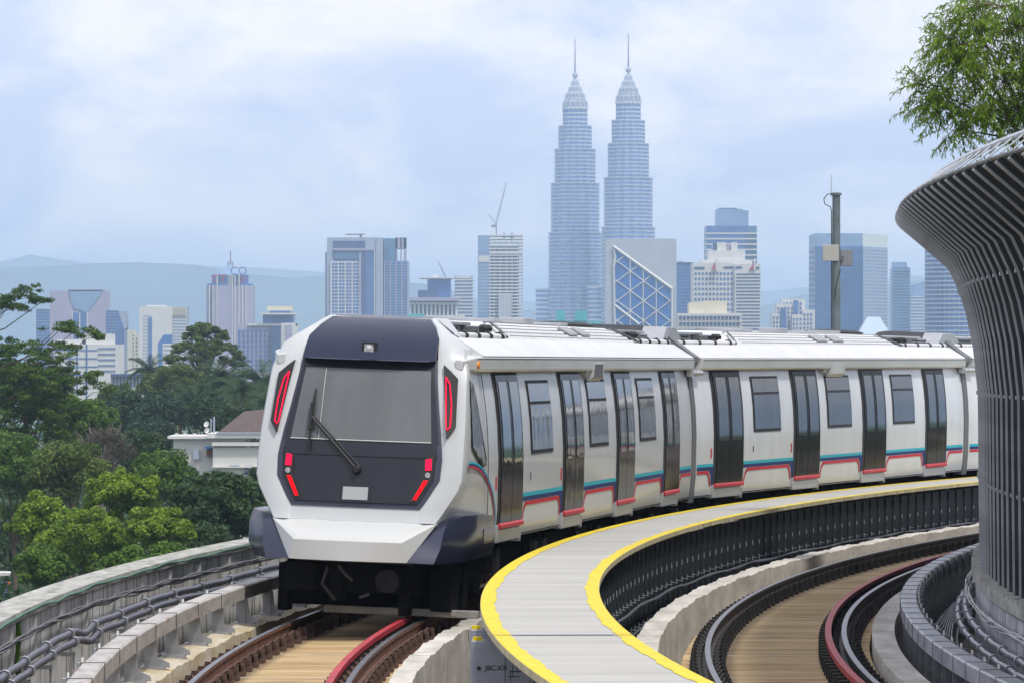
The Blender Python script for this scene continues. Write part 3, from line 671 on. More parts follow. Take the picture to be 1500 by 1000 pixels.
    # air-conditioning wells at both ends
    for w0,w1 in (((-10.35 if cab else -HL+.1),h0-.1),(h1+.1,HL-.1)):
        b=MB(); b.box(-.62,.50,w0+.1,w1-.2,3.30,3.50,0); b.box(-.66,.56,w0+.3,w1-1.2,3.50,3.54,0)
        mid=w0+(w1-w0)*.62 if w0<0 else w0+(w1-w0)*.38
        for j in range(3): b.box(.50,.512,(w0+.35 if w0<0 else mid+.35),(mid-.5 if w0<0 else w1-.35),3.345+j*.05,3.372+j*.05,1)
        b.box(.50,.66,mid-.25,mid+.25,3.31,3.49,2)
        P('air_conditioner',b,[m_gangl,m_rub,m_gang],bevel=.008)
        b=MB(); b.tube([(.80,w0,3.37),(.80,w1,3.37)],.042,8); P('roof_conduit',b,m_roofw,60)
        b=MB()
        for j in range(4):
            u=w0+.4+(w1-w0-.6)*j/3.2
            b.tube([(.85,u,3.33),(.856,u,3.38),(.81,u,3.42),(.75,u,3.40)],.022,5)
        u=mid+(.75 if w0<0 else -.75)
        for j in range(4): b.tube([(.62+.03*j,u-.3+.06*j,3.34),(.64,u-.12,3.42+.02*j),(.60,u+.05,3.45+.015*j),(.63,u+.2+.05*j,3.36)],.03,6)
        b.lathe([(.09,0),(.10,.05),(.06,.09)],(.63,u+.15,3.43),10); b.lathe([(.08,0),(.08,.06)],(.63,u-.2,3.42),10)
        P('roof_cables',b,m_rub,50)
    for x,u,w,h in ((-.1,-3.5,.5,.05),(.15,-1.2,.22,.08),(-.05,1.4,.45,.03),(-.2,4.4,.3,.05)): b=MB(); b.box(x-w,x+w*.6,u-.3,u+.5,3.56,3.56+h); P('roof_box',b,m_gangl,bevel=.01)
    b=MB(); b.lathe([(.55,0),(.56,.03),(.45,.06),(.1,.075)],(-.25,5.3,3.56),20); P('roof_fan_cover',b,m_rub,40)
    # --- end frames and gangway
    if True:
        for u,sg in (((u1,1),) if cab else ((u0,-1),(u1,1))):
            op=[(bw(z)+.02,z) for z in (.80,1.2,1.9,2.3,2.6,2.93)]+[(1.17,2.97),(1.23,3.06),(1.22,3.16),(.88,3.40),(.60,3.60),(.45,3.63)]
            full=op+[(-x,z) for x,z in op[::-1]]
            inn=[(x*.86,.9+(z-.9)*.93) for x,z in full]
            b=MB(); rows=[]
            a0,a1=(u,u+.26) if sg>0 else (u-.26,u)
            n=len(full)
            b.add([(x,a0,z) for x,z in full]+[(x,a1,z) for x,z in full]+[(x,a0,z) for x,z in inn]+[(x,a1,z) for x,z in inn],
                [f for i in range(n-1) for f in ((i,i+1,n+i+1,n+i),(2*n+i,3*n+i,3*n+i+1,2*n+i+1),(i,2*n+i,2*n+i+1,i+1),(n+i,n+i+1,3*n+i+1,3*n+i))])
            P('end_frame',b,m_gang,30)
            b=MB(); c=u-.05*sg; b.prism([(c+.30*sg,3.30),(c+.30*sg,3.62),(c-.15*sg,3.62),(c-.75*sg,3.34)],.40,.78,'x'); P('end_cap',b,m_gangl,bevel=.01)
            b=MB(); b.tube([(1.20,u-.12,2.90),(1.20,u+.30,2.90)],.05,8); b.box(1.13,1.22,u-.25,u+.0,2.84,2.96); P('marker_lamp',b,m_alu,40)
        if True:
            b=MB(); N_=13
            g=CP-2*HL-.02
            ring=[(bw(z)-.12,z) for z in (.85,1.3,1.9,2.4,2.93)]+[(.95,3.15),(.7,3.35),(.4,3.42)]
            ring=ring+[(-x,z) for x,z in ring[::-1]]
            rows=[]
            for j in range(N_): 
                s_=1-.04*(j%2); rows.append([(x*s_,u1+.1+(g-.1)*j/(N_-1),z) for x,z in ring])
            loft(b,rows); P('gangway_bellows',b,m_rub)
    # --- underframe
    b=MB(); b.box(-1.0,1.0,-10.3,HL-.2,.42,.88)
    for u,w,h in ((-3.6,1.1,.30),(-1.2,.8,.22),(.9,1.2,.34),(3.3,.9,.25)): b.box(-1.1,1.12,u-w,u+w*.9,h,.80)
    P('underframe',b,m_under,bevel=.02)
    for u in (-9.2,-6.0,-5.2,-2.1,.1,2.0,4.6,6.1,9.3):
        b=MB(); b.tube([(1.13,u,.84),(1.15,u+.03,.4),(1.10,u+.10,.25)],.018,5); P('brake_hose',b,m_underg)
        b=MB(); b.box(1.02,1.16,u+.2,u+.5,.45,.74); P('equipment_box',b,m_underg)
    for u in (-7.3,7.3):
        b=MB()
        for x in (-1.05,.78): b.box(x-XOFF+.1,x-XOFF+.26,u-1.5,u+1.5,.34,.62)
        b.box(-1.2,.9,u-.3,u+.3,.4,.7)
        bg_=P('bogie',b,m_under,bevel=.02)
        for du in (-1.05,1.05):
            for sx in (-.75,.75):
                w=MB(); w.tube([(sx-XOFF-.065,u+du,.43),(sx-XOFF+.065,u+du,.43)],.42,24); w.tube([(sx-XOFF-.09,u+du,.43),(sx-XOFF+.09,u+du,.43)],.16,12); w.build('wheel',m_underg,body,smooth=40)
    return body
c0=carriage(0,True); c1=carriage(1,False)
c2=dup(c1,train); c2.matrix_local=tinv@carmat(2)
# --- the cab face
def P(name,mb,mat,smooth=None,bevel=0,parent=c0): return mb.build(name,mat,parent,smooth,bevel)
def face(mb,rows,du,mi=0,nx=9,edge=.03,half=None):
    """rows (z,x0,x1) laid on the raked face, du in front of it, with a thin rim"""
    R_=[]
    for z,x0,x1 in rows:
        xs=np.linspace(x0,x1,nx); R_.append([(x0,uf(x0,z)+edge,z)]+[(x,uf(x,z)-du,z) for x in xs]+[(x1,uf(x1,z)+edge,z)])
    loft(mb,R_,mi)
    for r_,z in ((R_[0],rows[0][0]),(R_[-1],rows[-1][0])):
        n=len(r_); vs=r_[1:-1]+[(p[0],p[1]+du+edge,p[2]) for p in r_[1:-1]]; m=n-2
        mb.add(vs,[(i,i+1,m+i+1,m+i) for i in range(m-1)],mi)
def fpoly(mb,pts,du,back=.02,mi=0):
    n=len(pts); vs=[(x,uf(x,z)-du,z) for x,z in pts]+[(x,uf(x,z)+back,z) for x,z in pts]
    mb.add(vs,[tuple(range(n)),tuple(range(n,2*n))[::-1]]+[(i,(i+1)%n,n+(i+1)%n,n+i) for i in range(n)],mi)
Zm=[1.315,1.36,1.42,1.54,1.66,1.78,1.9,2.05,2.2,2.35,2.49,2.65,2.8,2.93,3.07]
b=MB(); face(b,[(z,-ip(MK,z),ip(MK,z)) for z in Zm],.012); P('mask_frame',b,m_maskm,30)
b=MB(); face(b,[(z,-ip(MK,z)+.07,ip(MK,z)-.07) for z in [1.375,1.42,1.54,1.66,1.78,1.905]],.035,nx=13); P('lower_mask',b,m_mask,30)
b=MB(); face(b,[(z,-ip(MK,z)+.055,ip(MK,z)-.055) for z in [1.915,2.05,2.085]],.030); P('mask_strip',b,m_mask,30)
b=MB(); face(b,[(z,-ip(MK,z)+.03,ip(MK,z)-.03) for z in [2.087,2.2,2.35,2.49,2.65,2.8,2.93,3.05]],.020); P('windscreen_surround',b,m_mask,30)
b=MB(); face(b,[(z,-float(np.interp(z,[2.1,2.94],[.845,.752])),float(np.interp(z,[2.1,2.94],[.845,.752]))) for z in np.linspace(2.1,2.94,9)],.032,nx=13); ws=P('windscreen',b,m_wind,40)
b=MB(); b.tube([(x,uf(x,2.098)-.04,2.098) for x in np.linspace(-.845,.845,9)],.006,5); b.tube([(x,uf(x,z)-.036,z) for x,z in [(-.50+.0*t,2.1+.84*t) for t in np.linspace(0,1,8)]],.0035,4); b.build('windscreen_trim',M('trim_pale',(.62,.64,.60),.4),c0)
# visor
VZ=[(3.045,.70,-.16),(3.06,.80,-.13),(3.20,.795,-.10),(3.32,.78,-.07),(3.45,.70,-.045),(3.53,.62,-.03),(3.575,.585,-.0)]
b=MB(); rows=[]
for z,h,d in VZ: rows.append([(x,(uf(x,z) if z<3.56 else -10.95)+d+(.0 if abs(x)<h*.84 else .03),z) for x in (-h,-h*.85,-h*.5,0,h*.5,h*.85,h)])
rows.append([(x,-10.5,3.582) for x in (-.58,-.48,-.3,0,.3,.48,.58)])
loft(b,rows); lo=[(p[0],p[1]+.20,p[2]+.0) for p in rows[0]]; b.add(rows[0]+lo,[(i,i+1,7+i+1,7+i) for i in range(6)])
for e in (0,6):
    c=[r_[e] for r_ in rows[:-1]]; d=[(p[0],p[1]+.2,p[2]) for p in c]; n=len(c); b.add(c+d,[(i,i+1,n+i+1,n+i) for i in range(n-1)])
P('visor',b,m_visor,22)
b=MB()
zc,xc=3.18,-.005; u=uf(xc,zc)-.10
b.box(xc-.085,xc+.085,u-.03,u+.1,zc-.085,zc+.075,0); b.box(xc-.055,xc+.055,u-.036,u-.03,zc-.055,zc+.05,1); b.box(xc-.02,xc+.03,u-.040,u-.036,zc+.0,zc+.035,2)
P('visor_camera',b,[m_rub,m_lens,m_white],bevel=.004)
# number plate
b=MB(); z0,z1,x0,x1=1.405,1.555,-.148,.152
fpoly(b,[(x0-.035,z0-.03),(x1+.035,z0-.03),(x1+.035,z1+.03),(x0-.035,z1+.03)],.045,0,0); fpoly(b,[(x0,z0),(x1,z0),(x1,z1),(x0,z1)],.052,0,1); P('plate',b,[m_mask,m_plate])
# tail lamp clusters
for sg in (1,-1):
    q=lambda L_: [(sg*x,z) for x,z in (L_ if sg>0 else L_[::-1])]
    b=MB(); fpoly(b,q([(.905,2.00),(.775,1.885),(.77,1.66),(.63,1.395),(.725,1.405),(.88,1.66),(.905,1.86)]),.046); cl=P('tail_lamp',b,m_rub)
    b=MB(); fpoly(b,q([(.805,1.775),(.875,1.78),(.872,1.915),(.802,1.905)]),.056); b.build('upper_red_light',m_ledp,c0)
    b=MB(); fpoly(b,q([(.795,1.655),(.848,1.66),(.725,1.425),(.685,1.43)]),.056); b.build('lower_red_light',m_led,c0)
    b=MB(); b.lathe([(.032,0),(.032,.02)],n=14); k=b.build('clear_light',m_lens,c0,smooth=40); k.rotation_euler=(R(90),0,0); k.location=(sg*.838,uf(.838,1.72)-.045,1.72)
    # slanted marker lamp on the white cheek
    mk=[(.90,3.02),(.985,2.95),(1.08,2.86),(1.11,2.29),(1.02,2.155)]
    b=MB(); fpoly(b,q(mk),.085,.06); P('side_lamp',b,m_rub)
    lp=[(.945,2.88),(1.00,2.80),(1.045,2.55),(1.055,2.29),(1.025,2.255),(1.005,2.30),(.945,2.88)]
    b=MB(); b.tube([(sg*x,uf(x,z)-.095,z) for x,z in lp],.0085,6); b.build('side_lamp_strip',m_ledp,c0)
# wiper
b=MB(); pv=(.0,1.756); f=lambda x,z,d: (x,uf(x,z)-d,z)
b.tube([f(0,1.756,.07),f(-.6,2.352,.10)],.017,6); b.tube([f(.03,1.79,.06),f(-.56,2.35,.09)],.011,6)
b.lathe([(.05,0),(.05,.06),(.03,.09)],(0,0,0),12)
b.v[-36:]=[ (p[0]+.0,uf(0,1.756)-.02-p[2],1.756+p[1]) for p in b.v[-36:]]
b.tube([f(-.59,2.69,.075),f(-.605,2.36,.085),f(-.60,1.966,.075)],[.010,.022,.010],5); b.tube([f(-.607,2.52,.085),f(-.61,2.20,.085)],.03,5)
P('wiper',b,m_rub,50)
# bumper
b=MB()
T_=[(x,uf(x,1.155)-.0,1.155) for x in (-.985,-.5,0,.5,.985)]
F_=[(x,-12.92+.05*(x/.6)**2,.985) for x in (-.62,-.3,0,.3,.62)]
E_=[(x,-12.97+.05*(x/.6)**2,.93) for x in (-.64,-.3,0,.3,.64)]
B_=[(x,-12.99+.09*(x/.6)**2,.70) for x in (-.70,-.35,0,.35,.70)]
D_=[(x,-12.3,.66) for x in (-.69,-.35,0,.35,.69)]
loft(b,[D_,B_,E_,F_,T_])
for i in (0,4):
    tri=[T_[i],F_[i],E_[i],B_[i]]; b.add(tri,[(0,1,2),(0,2,3)] if i==4 else [(2,1,0),(3,2,0)])
P('bumper',b,m_nose,26)
for sg in (1,-1):
    b=MB()
    A=[(.985,-12.47,1.157),(1.12,-12.43,1.205),(1.27,-12.22,1.25),(1.30,-11.4,1.245),(1.275,-10.02,1.20)]
    Bm=[(.875,-12.595,.98),(1.08,-12.56,1.07),(1.30,-12.30,1.10),(1.30,-11.4,1.10),(1.285,-10.02,1.08)]
    C=[(.775,-12.76,.82),(1.06,-12.67,.86),(1.30,-12.32,.86),(1.30,-11.4,.86),(1.285,-10.02,.86)]
    D=[(.70,-12.866,.70),(1.00,-12.74,.69),(1.22,-12.3,.70),(1.27,-11.4,.71),(1.26,-10.02,.72)]
    A2=[(.90,-12.3,1.13),(.98,-12.2,1.19),(1.02,-11.9,1.235),(1.15,-11.3,1.23),(1.16,-10.02,1.185)]
    E2=[(.70,-12.2,.68),(.95,-12.2,.68),(1.0,-12.0,.68),(1.0,-11.4,.68),(1.0,-10.02,.70)]
    rows=[[(sg*x,u,z) for x,u,z in r_] for r_ in ([E2,D,C,Bm,A,A2] if sg>0 else [A2,A,Bm,C,D,E2])]
    loft(b,rows)
    e=[r_[-1] for r_ in rows]; b.add(e,[(0,1,2,3,4,5) if sg<0 else (5,4,3,2,1,0)])
    e=[r_[0] for r_ in rows]; b.add(e,[(0,1,2,3,4,5) if sg>0 else (5,4,3,2,1,0)])
    P('bumper_corner',b,m_corner,48)
b=MB(); b.box(1.295,1.304,-10.95,-10.25,.88,1.06); P('bumper_flap',b,m_corner,bevel=.003)
# cab side window and amber lamp
def cs(u,z,of):
    f=min(1,max(0,(u+12.1)/1.66)); return (ip(CR,z)*(1-f)+bw(z)*f+of,u,z)
b=MB(); pts=[(-11.72,2.84),(-11.30,2.80),(-10.62,1.86),(-10.66,1.80),(-11.68,2.03)]
pts=[(-11.74,2.85),(-11.34,2.79),(-10.60,1.90),(-10.60,1.82),(-10.9,1.80),(-11.70,2.06)]
o1=[cs(u,z,.022) for u,z in pts]; o0=[cs(u,z,-.03) for u,z in pts]; n=len(pts)
b.add(o1+o0,[tuple(range(n))]+[(i,(i+1)%n,n+(i+1)%n,n+i) for i in range(n)]); P('cab_window',b,m_wglass)
b=MB(); b.tube([cs(-10.40,z,.016) for z in np.linspace(1.2,2.93,10)],.006,4); P('cab_seam',b,m_gang)
b=MB(); b.tube([(1.20,-11.35,3.03),(1.245,-11.35,3.03)],.045,10); P('amber_lamp',b,m_amber,40)
# below the nose: coupler, guard, pipes and an added dark shade box
b=MB(); b.box(-.75,.75,-12.3,-10.9,.30,.68); b.box(-1.05,1.12,-11.2,-10.9,.08,.66); b.box(-.80,-.45,-12.55,-12.2,.32,.66); b.box(-.28,-.12,-12.5,-12.2,.20,.62); b.box(.52,.66,-12.3,-12.1,.05,.5); b.box(-.95,-.82,-12.2,-11.9,.05,.62); b.box(.85,1.1,-12.0,-11.4,.1,.65); P('coupler_frame_shade_box',b,m_under,bevel=.02)  # wide rear box is an added black fill for the shade under the train
b=MB(); b.tube([(.42,-12.55,.46),(.42,-12.0,.46)],.14,18); b.tube([(.42,-12.56,.46),(.42,-12.5,.46)],.105,18); P('coupler_tube',b,m_underg,40)
m_hose=M('hose_grey',(.045,.045,.05),.5,.2)
for pts,r_ in (([(-.15,-12.6,.62),(-.05,-12.62,.52),(.02,-12.62,.46)],.022),([(.10,-12.55,.26),(.22,-12.56,.30)],.02),([(-.30,-12.5,.60),(-.35,-12.55,.40),(-.2,-12.5,.22)],.02)):
    b=MB(); b.tube(pts,r_,6); P('air_hose',b,m_hose)
if False: P('air_hose',b,M('hose_grey',(.045,.045,.05),.5,.2))
b=MB(); b.box(-.45,1.42,-11.9,-11.8,.03,.12); b.tube([(1.12,-11.9,.075),(1.12,-11.93,.075)],.035,12); P('guard_beam',b,M('beam_grey',(.30,.29,.26),.6,.2,.3,5),bevel=.01)
# ================================================================== CITY
m_bw=M('facade_white',(.62,.62,.60),.7,0,.08,.2); m_bc=M('facade_cream',(.62,.58,.46),.7,0,.08,.2)
m_bg=M('facade_grey',(.34,.40,.50),.6,0,.1,.15); m_bl=M('facade_lilac',(.36,.35,.46),.7,0,.1,.15); m_bs=M('facade_steel',(.55,.58,.62),.35,.6)
m_gb=M('glass_blue',(.055,.14,.36),.12,.1,.3,.12,spec=.8); m_gt=M('glass_teal',(.07,.19,.32),.15,.1,.3,.12,spec=.8); m_gp=M('glass_pale',(.22,.34,.52),.18,.1,.2,.12,spec=.8)
m_gd=M('glass_dark',(.045,.09,.21),.15,.1,.3,.12,spec=.8); m_gbb=M('glass_bright_blue',(.03,.14,.42),.2,.0,.2,.1,spec=.6); m_pink=M('sign_red',(.45,.05,.10),.5); m_viol=M('sign_violet',(.16,.14,.30),.5)
m_tealh=M('teal_hoarding',(.05,.42,.44),.7,0,.15,.1); m_crane=M('crane_metal',(.22,.22,.25),.6); m_craneo=M('crane_red',(.45,.12,.09),.6)
class Bd:
    """a building standing at its own distance: x across, y away from the camera, z up from its base; px() turns photo pixels into metres"""
    def __init__(s,name,label,cat,pxc,Y,yaw=0,group=None):
        s.Y=Y; s.k=Y/FPX; s.g=gz(Y); s.pxc=pxc
        s.root=empty(name,((pxc-750)*s.k,Y,s.g),label,cat,group,rz=R(yaw))
        s.p={}; s.q=[]
    def x(s,px): return (px-s.pxc)*s.k
    def z(s,py): return CAMZ+(HY-py)*s.k-s.g
    IND={'windows':'window','grid_windows':'window','columns':'column','colonnade':'column','piers':'pier','white_ribs':'rib','posts':'post','ribs':'rib','logo_band':'logo_band','window_strip':'window_strip','vent':'vent','window_bar':'window_bar','roof_canopy':'canopy','wing_frame':'frame_bar','fin_wall':'fin','grid_cap':'cap','tall_screen':'tall_screen','blue_bay':'bay_window','white_blade':'blade','overhang_roof':'roof_slab','white_scaffold':'scaffold','roof_frames':'roof_frame','floor_slabs':'floor_slab','window_lines':'ribbon_window','bands':'band'}
    def mb(s,part,mat):
        if part in s.IND:
            m=MB(); s.q.append((part,m,mat)); return m
        if part not in s.p: s.p[part]=(MB(),mat)
        return s.p[part][0]
    def box(s,part,mat,x0,x1,y0,y1,z0,z1): s.mb(part,mat).box(x0,x1,y0,y1,z0,z1)
    def pbox(s,part,mat,p0,p1,top,bot,y0,y1): s.box(part,mat,s.x(p0),s.x(p1),y0,y1,(0 if bot is None else s.z(bot)),s.z(top))
    def bands(s,part,mat,p0,p1,top,bot,y0,y1,n,frac=.4,proud=.35):
        zt,zb=s.z(top),s.z(bot); h=(zt-zb)/n
        for i in range(n): s.box(part,mat,s.x(p0)-proud,s.x(p1)+proud,y0-proud,y1+proud,zb+i*h+h*(1-frac),zb+(i+1)*h)
    def fins(s,part,mat,p0,p1,top,bot,y0,n,w=.6,proud=.6,y1=None):
        for i in range(n+1):
            x=s.x(p0)+(s.x(p1)-s.x(p0))*i/n; s.box(part,mat,x-w/2,x+w/2,y0-proud,y0+.2,s.z(bot),s.z(top))
    def sfins(s,part,mat,px,top,bot,y0,y1,n,w=.6,proud=.5):
        for i in range(n+1):
            y=y0+(y1-y0)*i/n; s.box(part,mat,s.x(px)-.2,s.x(px)+proud,y-w/2,y+w/2,s.z(bot),s.z(top))
    def done(s):
        for k,(m,mat) in s.p.items(): m.build(k,mat,s.root)
        cnt={}; rest={}
        for k,m,mat in s.q:
            nm=s.IND[k]; cnt[nm]=cnt.get(nm,0)+1
            if cnt[nm]<=100: m.build(nm,mat,s.root)
            else:
                r_=rest.setdefault(nm,(MB(),mat))[0]; r_.add(m.v,m.f)
        for nm,(m,mat) in rest.items(): m.build(nm,mat,s.root)['kind']='stuff'
        return s.root
# --- twin towers
m_tg=M('tower_glass',(.15,.26,.54),.14,.3,.2,.1,spec=.8); m_tb=M('tower_sunshade_steel',(.86,.88,.92),.30,.15,.06,.3); m_tf=M('tower_finial',(.46,.50,.58),.3,.3); m_ts=M('tower_spire',(.22,.24,.30),.4,.4)
def lobed(mb,prof,n=96,am=.05,c=(0,0)):
    vs=[];m=len(prof)
    for r,z in prof:
        for k in range(n):
            a=2*math.pi*k/n; q=abs(((k*16/n)%2)-1); rr=r*(1-am+am*(1.6 if int(k*8/n*2)%2 else .4)*1.0) if False else r*(1-am*(.5+.5*math.cos(16*a)))
            vs.append((c[0]+rr*math.cos(a),c[1]+rr*math.sin(a),z))
    fs=[(i*n+k,i*n+(k+1)%n,(i+1)*n+(k+1)%n,(i+1)*n+k) for i in range(m-1) for k in range(n)]+[tuple(range((m-1)*n,m*n))]
    mb.add(vs,fs)
def twin(pxc,Y,dy,label,bust):
    b=Bd('skyscraper',label,'skyscraper',pxc,Y); k=b.k
    tiers=[(39.6,540,340.5),(36,340.5,268),(30.4,268,218),(24.7,218,184),(18.3,184,159)]
    b.z=lambda py: CAMZ+(HY-(py+dy))*k-b.g
    gl=MB(); bd=MB(); mu=MB()
    fl=4.05/k
    for w,y1,y0 in tiers:
        r=w*k; z0=max(0,b.z(y1)) if y1<540 else 0; z1=b.z(y0); lobed(gl,[(r*.955,z0),(r*.955,z1)])
        n=int(round((z1-z0)/3.35)); h=(z1-z0)/n
        for i in range(n):
            z=z0+i*h; big=1.02 if i==n-1 else 1.0
            lobed(bd,[(r*.94,z+h*.62),(r*1.0*big,z+h*.66),(r*1.015*big,z+h*.92),(r*.94,z+h)],96,.085)
        for q in range(16):
            a=2*math.pi*(q+.5)/16; rr=r*.985; c=Vector((rr*math.cos(a),rr*math.sin(a),0)); mu.tube([c+Vector((0,0,z0)),c+Vector((0,0,z1-1))],.30,4)
    cr=MB()
    lobed(cr,[(18*k,b.z(160)),(16.8*k,b.z(150)),(13.4*k,b.z(146.5)),(13.6*k,b.z(143.5)),(12.2*k,b.z(137.5)),(9*k,b.z(135.5)),(9.2*k,b.z(133)),(7.4*k,b.z(127.5)),(5*k,b.z(126)),(4.6*k,b.z(121)),(2.6*k,b.z(119)),(2.2*k,b.z(115))],96,.10)
    gl.build('glass_shaft',m_tg,b.root); bd.build('sunshade_bands',m_tb,b.root); mu.build('column_fins',m_gp,b.root); cr.build('crown',m_tf,b.root,smooth=30)
    rb=MB()
    for q in range(16):
        a=2*math.pi*q/16; ca,sa=math.cos(a),math.sin(a); rb.tube([(w_*k*ca,w_*k*sa,b.z(y_)) for w_,y_ in ((18.2,160),(17.2,150),(13.8,146),(13.2,139),(9.4,135.5),(8.4,129),(5.1,126),(4.6,121),(2.4,117))],.9,5)
    rb.build('crown_ribs',m_tf,b.root)
    cb=MB()
    for w,y in ((18.4,158.5),(13.8,144.5),(9.4,134.5),(5.2,125.5)): cb.lathe([(w*k*.97,b.z(y+1.2)),(w*k*1.03,b.z(y+.8)),(w*k*1.03,b.z(y)),(w*k*.97,b.z(y-.5))],n=32)
    cb.build('crown_rings',m_tb,b.root)
    sp=MB(); R0=4.2*k; zc=b.z(110.7); sp.lathe([(max(.02,R0*math.sin(t)),zc-R0*math.cos(t)) for t in np.linspace(.05,math.pi-.05,10)],n=16)
    for dz in (-.5,0,.5): rr=R0*math.sqrt(1-dz*dz)*1.04; sp.lathe([(rr,zc+dz*R0-.2),(rr,zc+dz*R0+.2)],n=16)
    sp.build('ring_ball',m_tf,b.root,smooth=60)
    s2=MB(); s2.tube([(0,0,b.z(107)),(0,0,b.z(90)),(0,0,b.z(60)),(0,0,b.z(58))],[1.3*k,1.0*k,.5*k,.2*k],8); s2.lathe([(1.1*k,b.z(60)),(1.1*k,b.z(58.6))],n=8); s2.build('spire',m_ts,b.root)
    for (dx,dyy,w,top) in bust:
        g2=MB(); b2=MB(); r=w*k; c=(dx*k,dyy*k); z1=b.z(top); g2.lathe([(r*.96,0),(r*.96,z1)],(*c,0),32)
        n=int(z1/4.05); h=z1/n
        for i in range(n): b2.lathe([(r*.94,i*h+h*.58),(r,i*h+h*.62),(r,i*h+h*.92),(r*.94,i*h+h)],(*c,0),32)
        g2.build('annex_glass',m_tg,b.root); b2.build('annex_bands',m_tb,b.root)
    return b.root
twin(842.4,4600,0,'left of the two tall silver spired towers, with a round annexe at its left foot','' and [] or [(-40,22,18.5,422),(32,-26,17,420)])
twin(920.4,4525,-8,'right of the two tall silver spired towers, rising behind the slanted blue glass block',[(38,10,15,436)])
# --- bank-like block with slanted diamond glass
b=Bd('office_block','pale grey office block with a slanted blue glass front crossed by white diagonals','office building',939,2500)
b.pbox('wall',m_bs if False else M('facade_silver',(.46,.50,.56),.5,.3,.08,.1),887,991,350,None,0,30)
gl=b.mb('glass_front',m_gbb); fr=b.mb('diagonal_frame',m_bw)
P2=lambda x,y:(b.x(x),b.z(y))
gl.prism([P2(900,475),P2(900,363),P2(984,424),P2(984,520),P2(900,520)],-.8,.05,'y')
def bar(p,q,w=.32,y=-1.1): fr.tube([(p[0],y,p[1]),(q[0],y,q[1])],w,4)
bar(P2(898,361),P2(984,423),.75); bar(P2(898,361),P2(901,376),.4); bar(P2(901,376),P2(899,392),.6); bar(P2(899,392),P2(901,520),.5); bar(P2(984,423),P2(984,500),.5); bar(P2(899,446),P2(936,475),.6)
for xx in (923,942,961): bar(P2(xx,520),P2(xx,363+(xx-900)*.73),.28)
lim=lambda x:363+(x-900)*.73+1
for i in range(-1,5):
    for q in range(5):
        x0=904+(i)*19.4; y0=383+29*q+(i%2)*14.5
        for sgn in (1,-1):
            pts=[(x0+19.4*f,y0+sgn*14.5*f) for f in np.linspace(0,1,9)]; pts=[p for p in pts if p[1]>lim(p[0]) and 901<p[0]<983 and p[1]<515]
            if len(pts)>1: bar(P2(*pts[0]),P2(*pts[-1]),.25)
b.done()
# --- unfinished tower with crane
b=Bd('unfinished_tower','unfinished concrete tower frame with a crane on its roof, left of the spired towers','tower',733,3200)
b.pbox('glazed_side',m_gp,700,718,345,None,0,24); b.pbox('core',m_gd,716,760,362,None,3,22)
zt=b.z(345); n=27; h=(b.z(345)-b.z(475))/n
for i in range(40):
    z=zt-i*h
    if z>0 : b.box('floor_slabs',m_bw,b.x(716),b.x(766),-.5,24,z-.5,z+.35)
for px in (718,724,733,742,750,758,765): 
    b.pbox('columns',m_bg,px-.6,px+.6,344 if px in(718,765,758) else 352,None,-.4,.8); b.pbox('columns',m_bg,px-.6,px+.6,350,None,23,24)
b.pbox('floor_slabs',m_bw,718,766,369,372,-.8,24); b.pbox('white_scaffold',m_bw,730,749,430,None,-3,-1)
b.fins('white_scaffold',m_bg,731,748,431,480,-3,5,.4,.3); b.pbox('roof_frames',m_bg,737,740,340,352,5,8); b.pbox('roof_frames',m_bg,747,752,341,352,5,12); b.bands('glass_bands',m_bg,700,716,374,480,0,1,22,.25,.2)
b.pbox('white_openings',m_bw,701,717,375,384,-.4,.2)
b.done()
def crane(px,py,Y,base_py,tip,tail,label,mat):
    b=Bd('tower_crane',label,'crane',px,Y); z0=b.z(base_py); zp=b.z(py); t=.35*b.k*1.6
    m=MB(); m.tube([(0,0,z0),(0,0,zp)],t*1.3,4)
    for i in range(6): z=z0+(zp-z0)*i/6; m.tube([(-t*2,0,z),(t*2,0,z+(zp-z0)/6)],t*.5,4)
    m.build('mast',mat,b.root)
    m=MB(); T0=Vector((0,0,zp)); T1=Vector((b.x(tip[0]),0,b.z(tip[1]))); m.tube([T0,T1],[t,t*.6],4); o=Vector((-1.6,0,.5)); m.tube([T0+o*t*2.5,T1],[t*.6,t*.4],4)
    for i in range(14): a=T0.lerp(T1,i/14); c=(T0+o*t*2.5).lerp(T1,(i+.5)/14); m.tube([a,c],t*.3,3)
    m.build('jib',mat,b.root)
    m=MB(); T2=Vector((b.x(tail[0]),0,b.z(tail[1]))); m.tube([T0,T2],t*.8,4); m.cbox(T0+Vector((-4*b.k,0,-1.5*b.k)),7*b.k,2,3.5*b.k); m.build('counter_jib',mat,b.root)
    m=MB(); m.tube([T2,T1],t*.15,3); m.build('pendant_line',mat,b.root)
crane(727,330,3210,346,(742,267),(716,314),'luffing tower crane standing on the unfinished tower',m_crane)
crane(656,412,2950,425,(641,381),(661,418),'small luffing crane behind the colonnaded rooftop',m_crane)
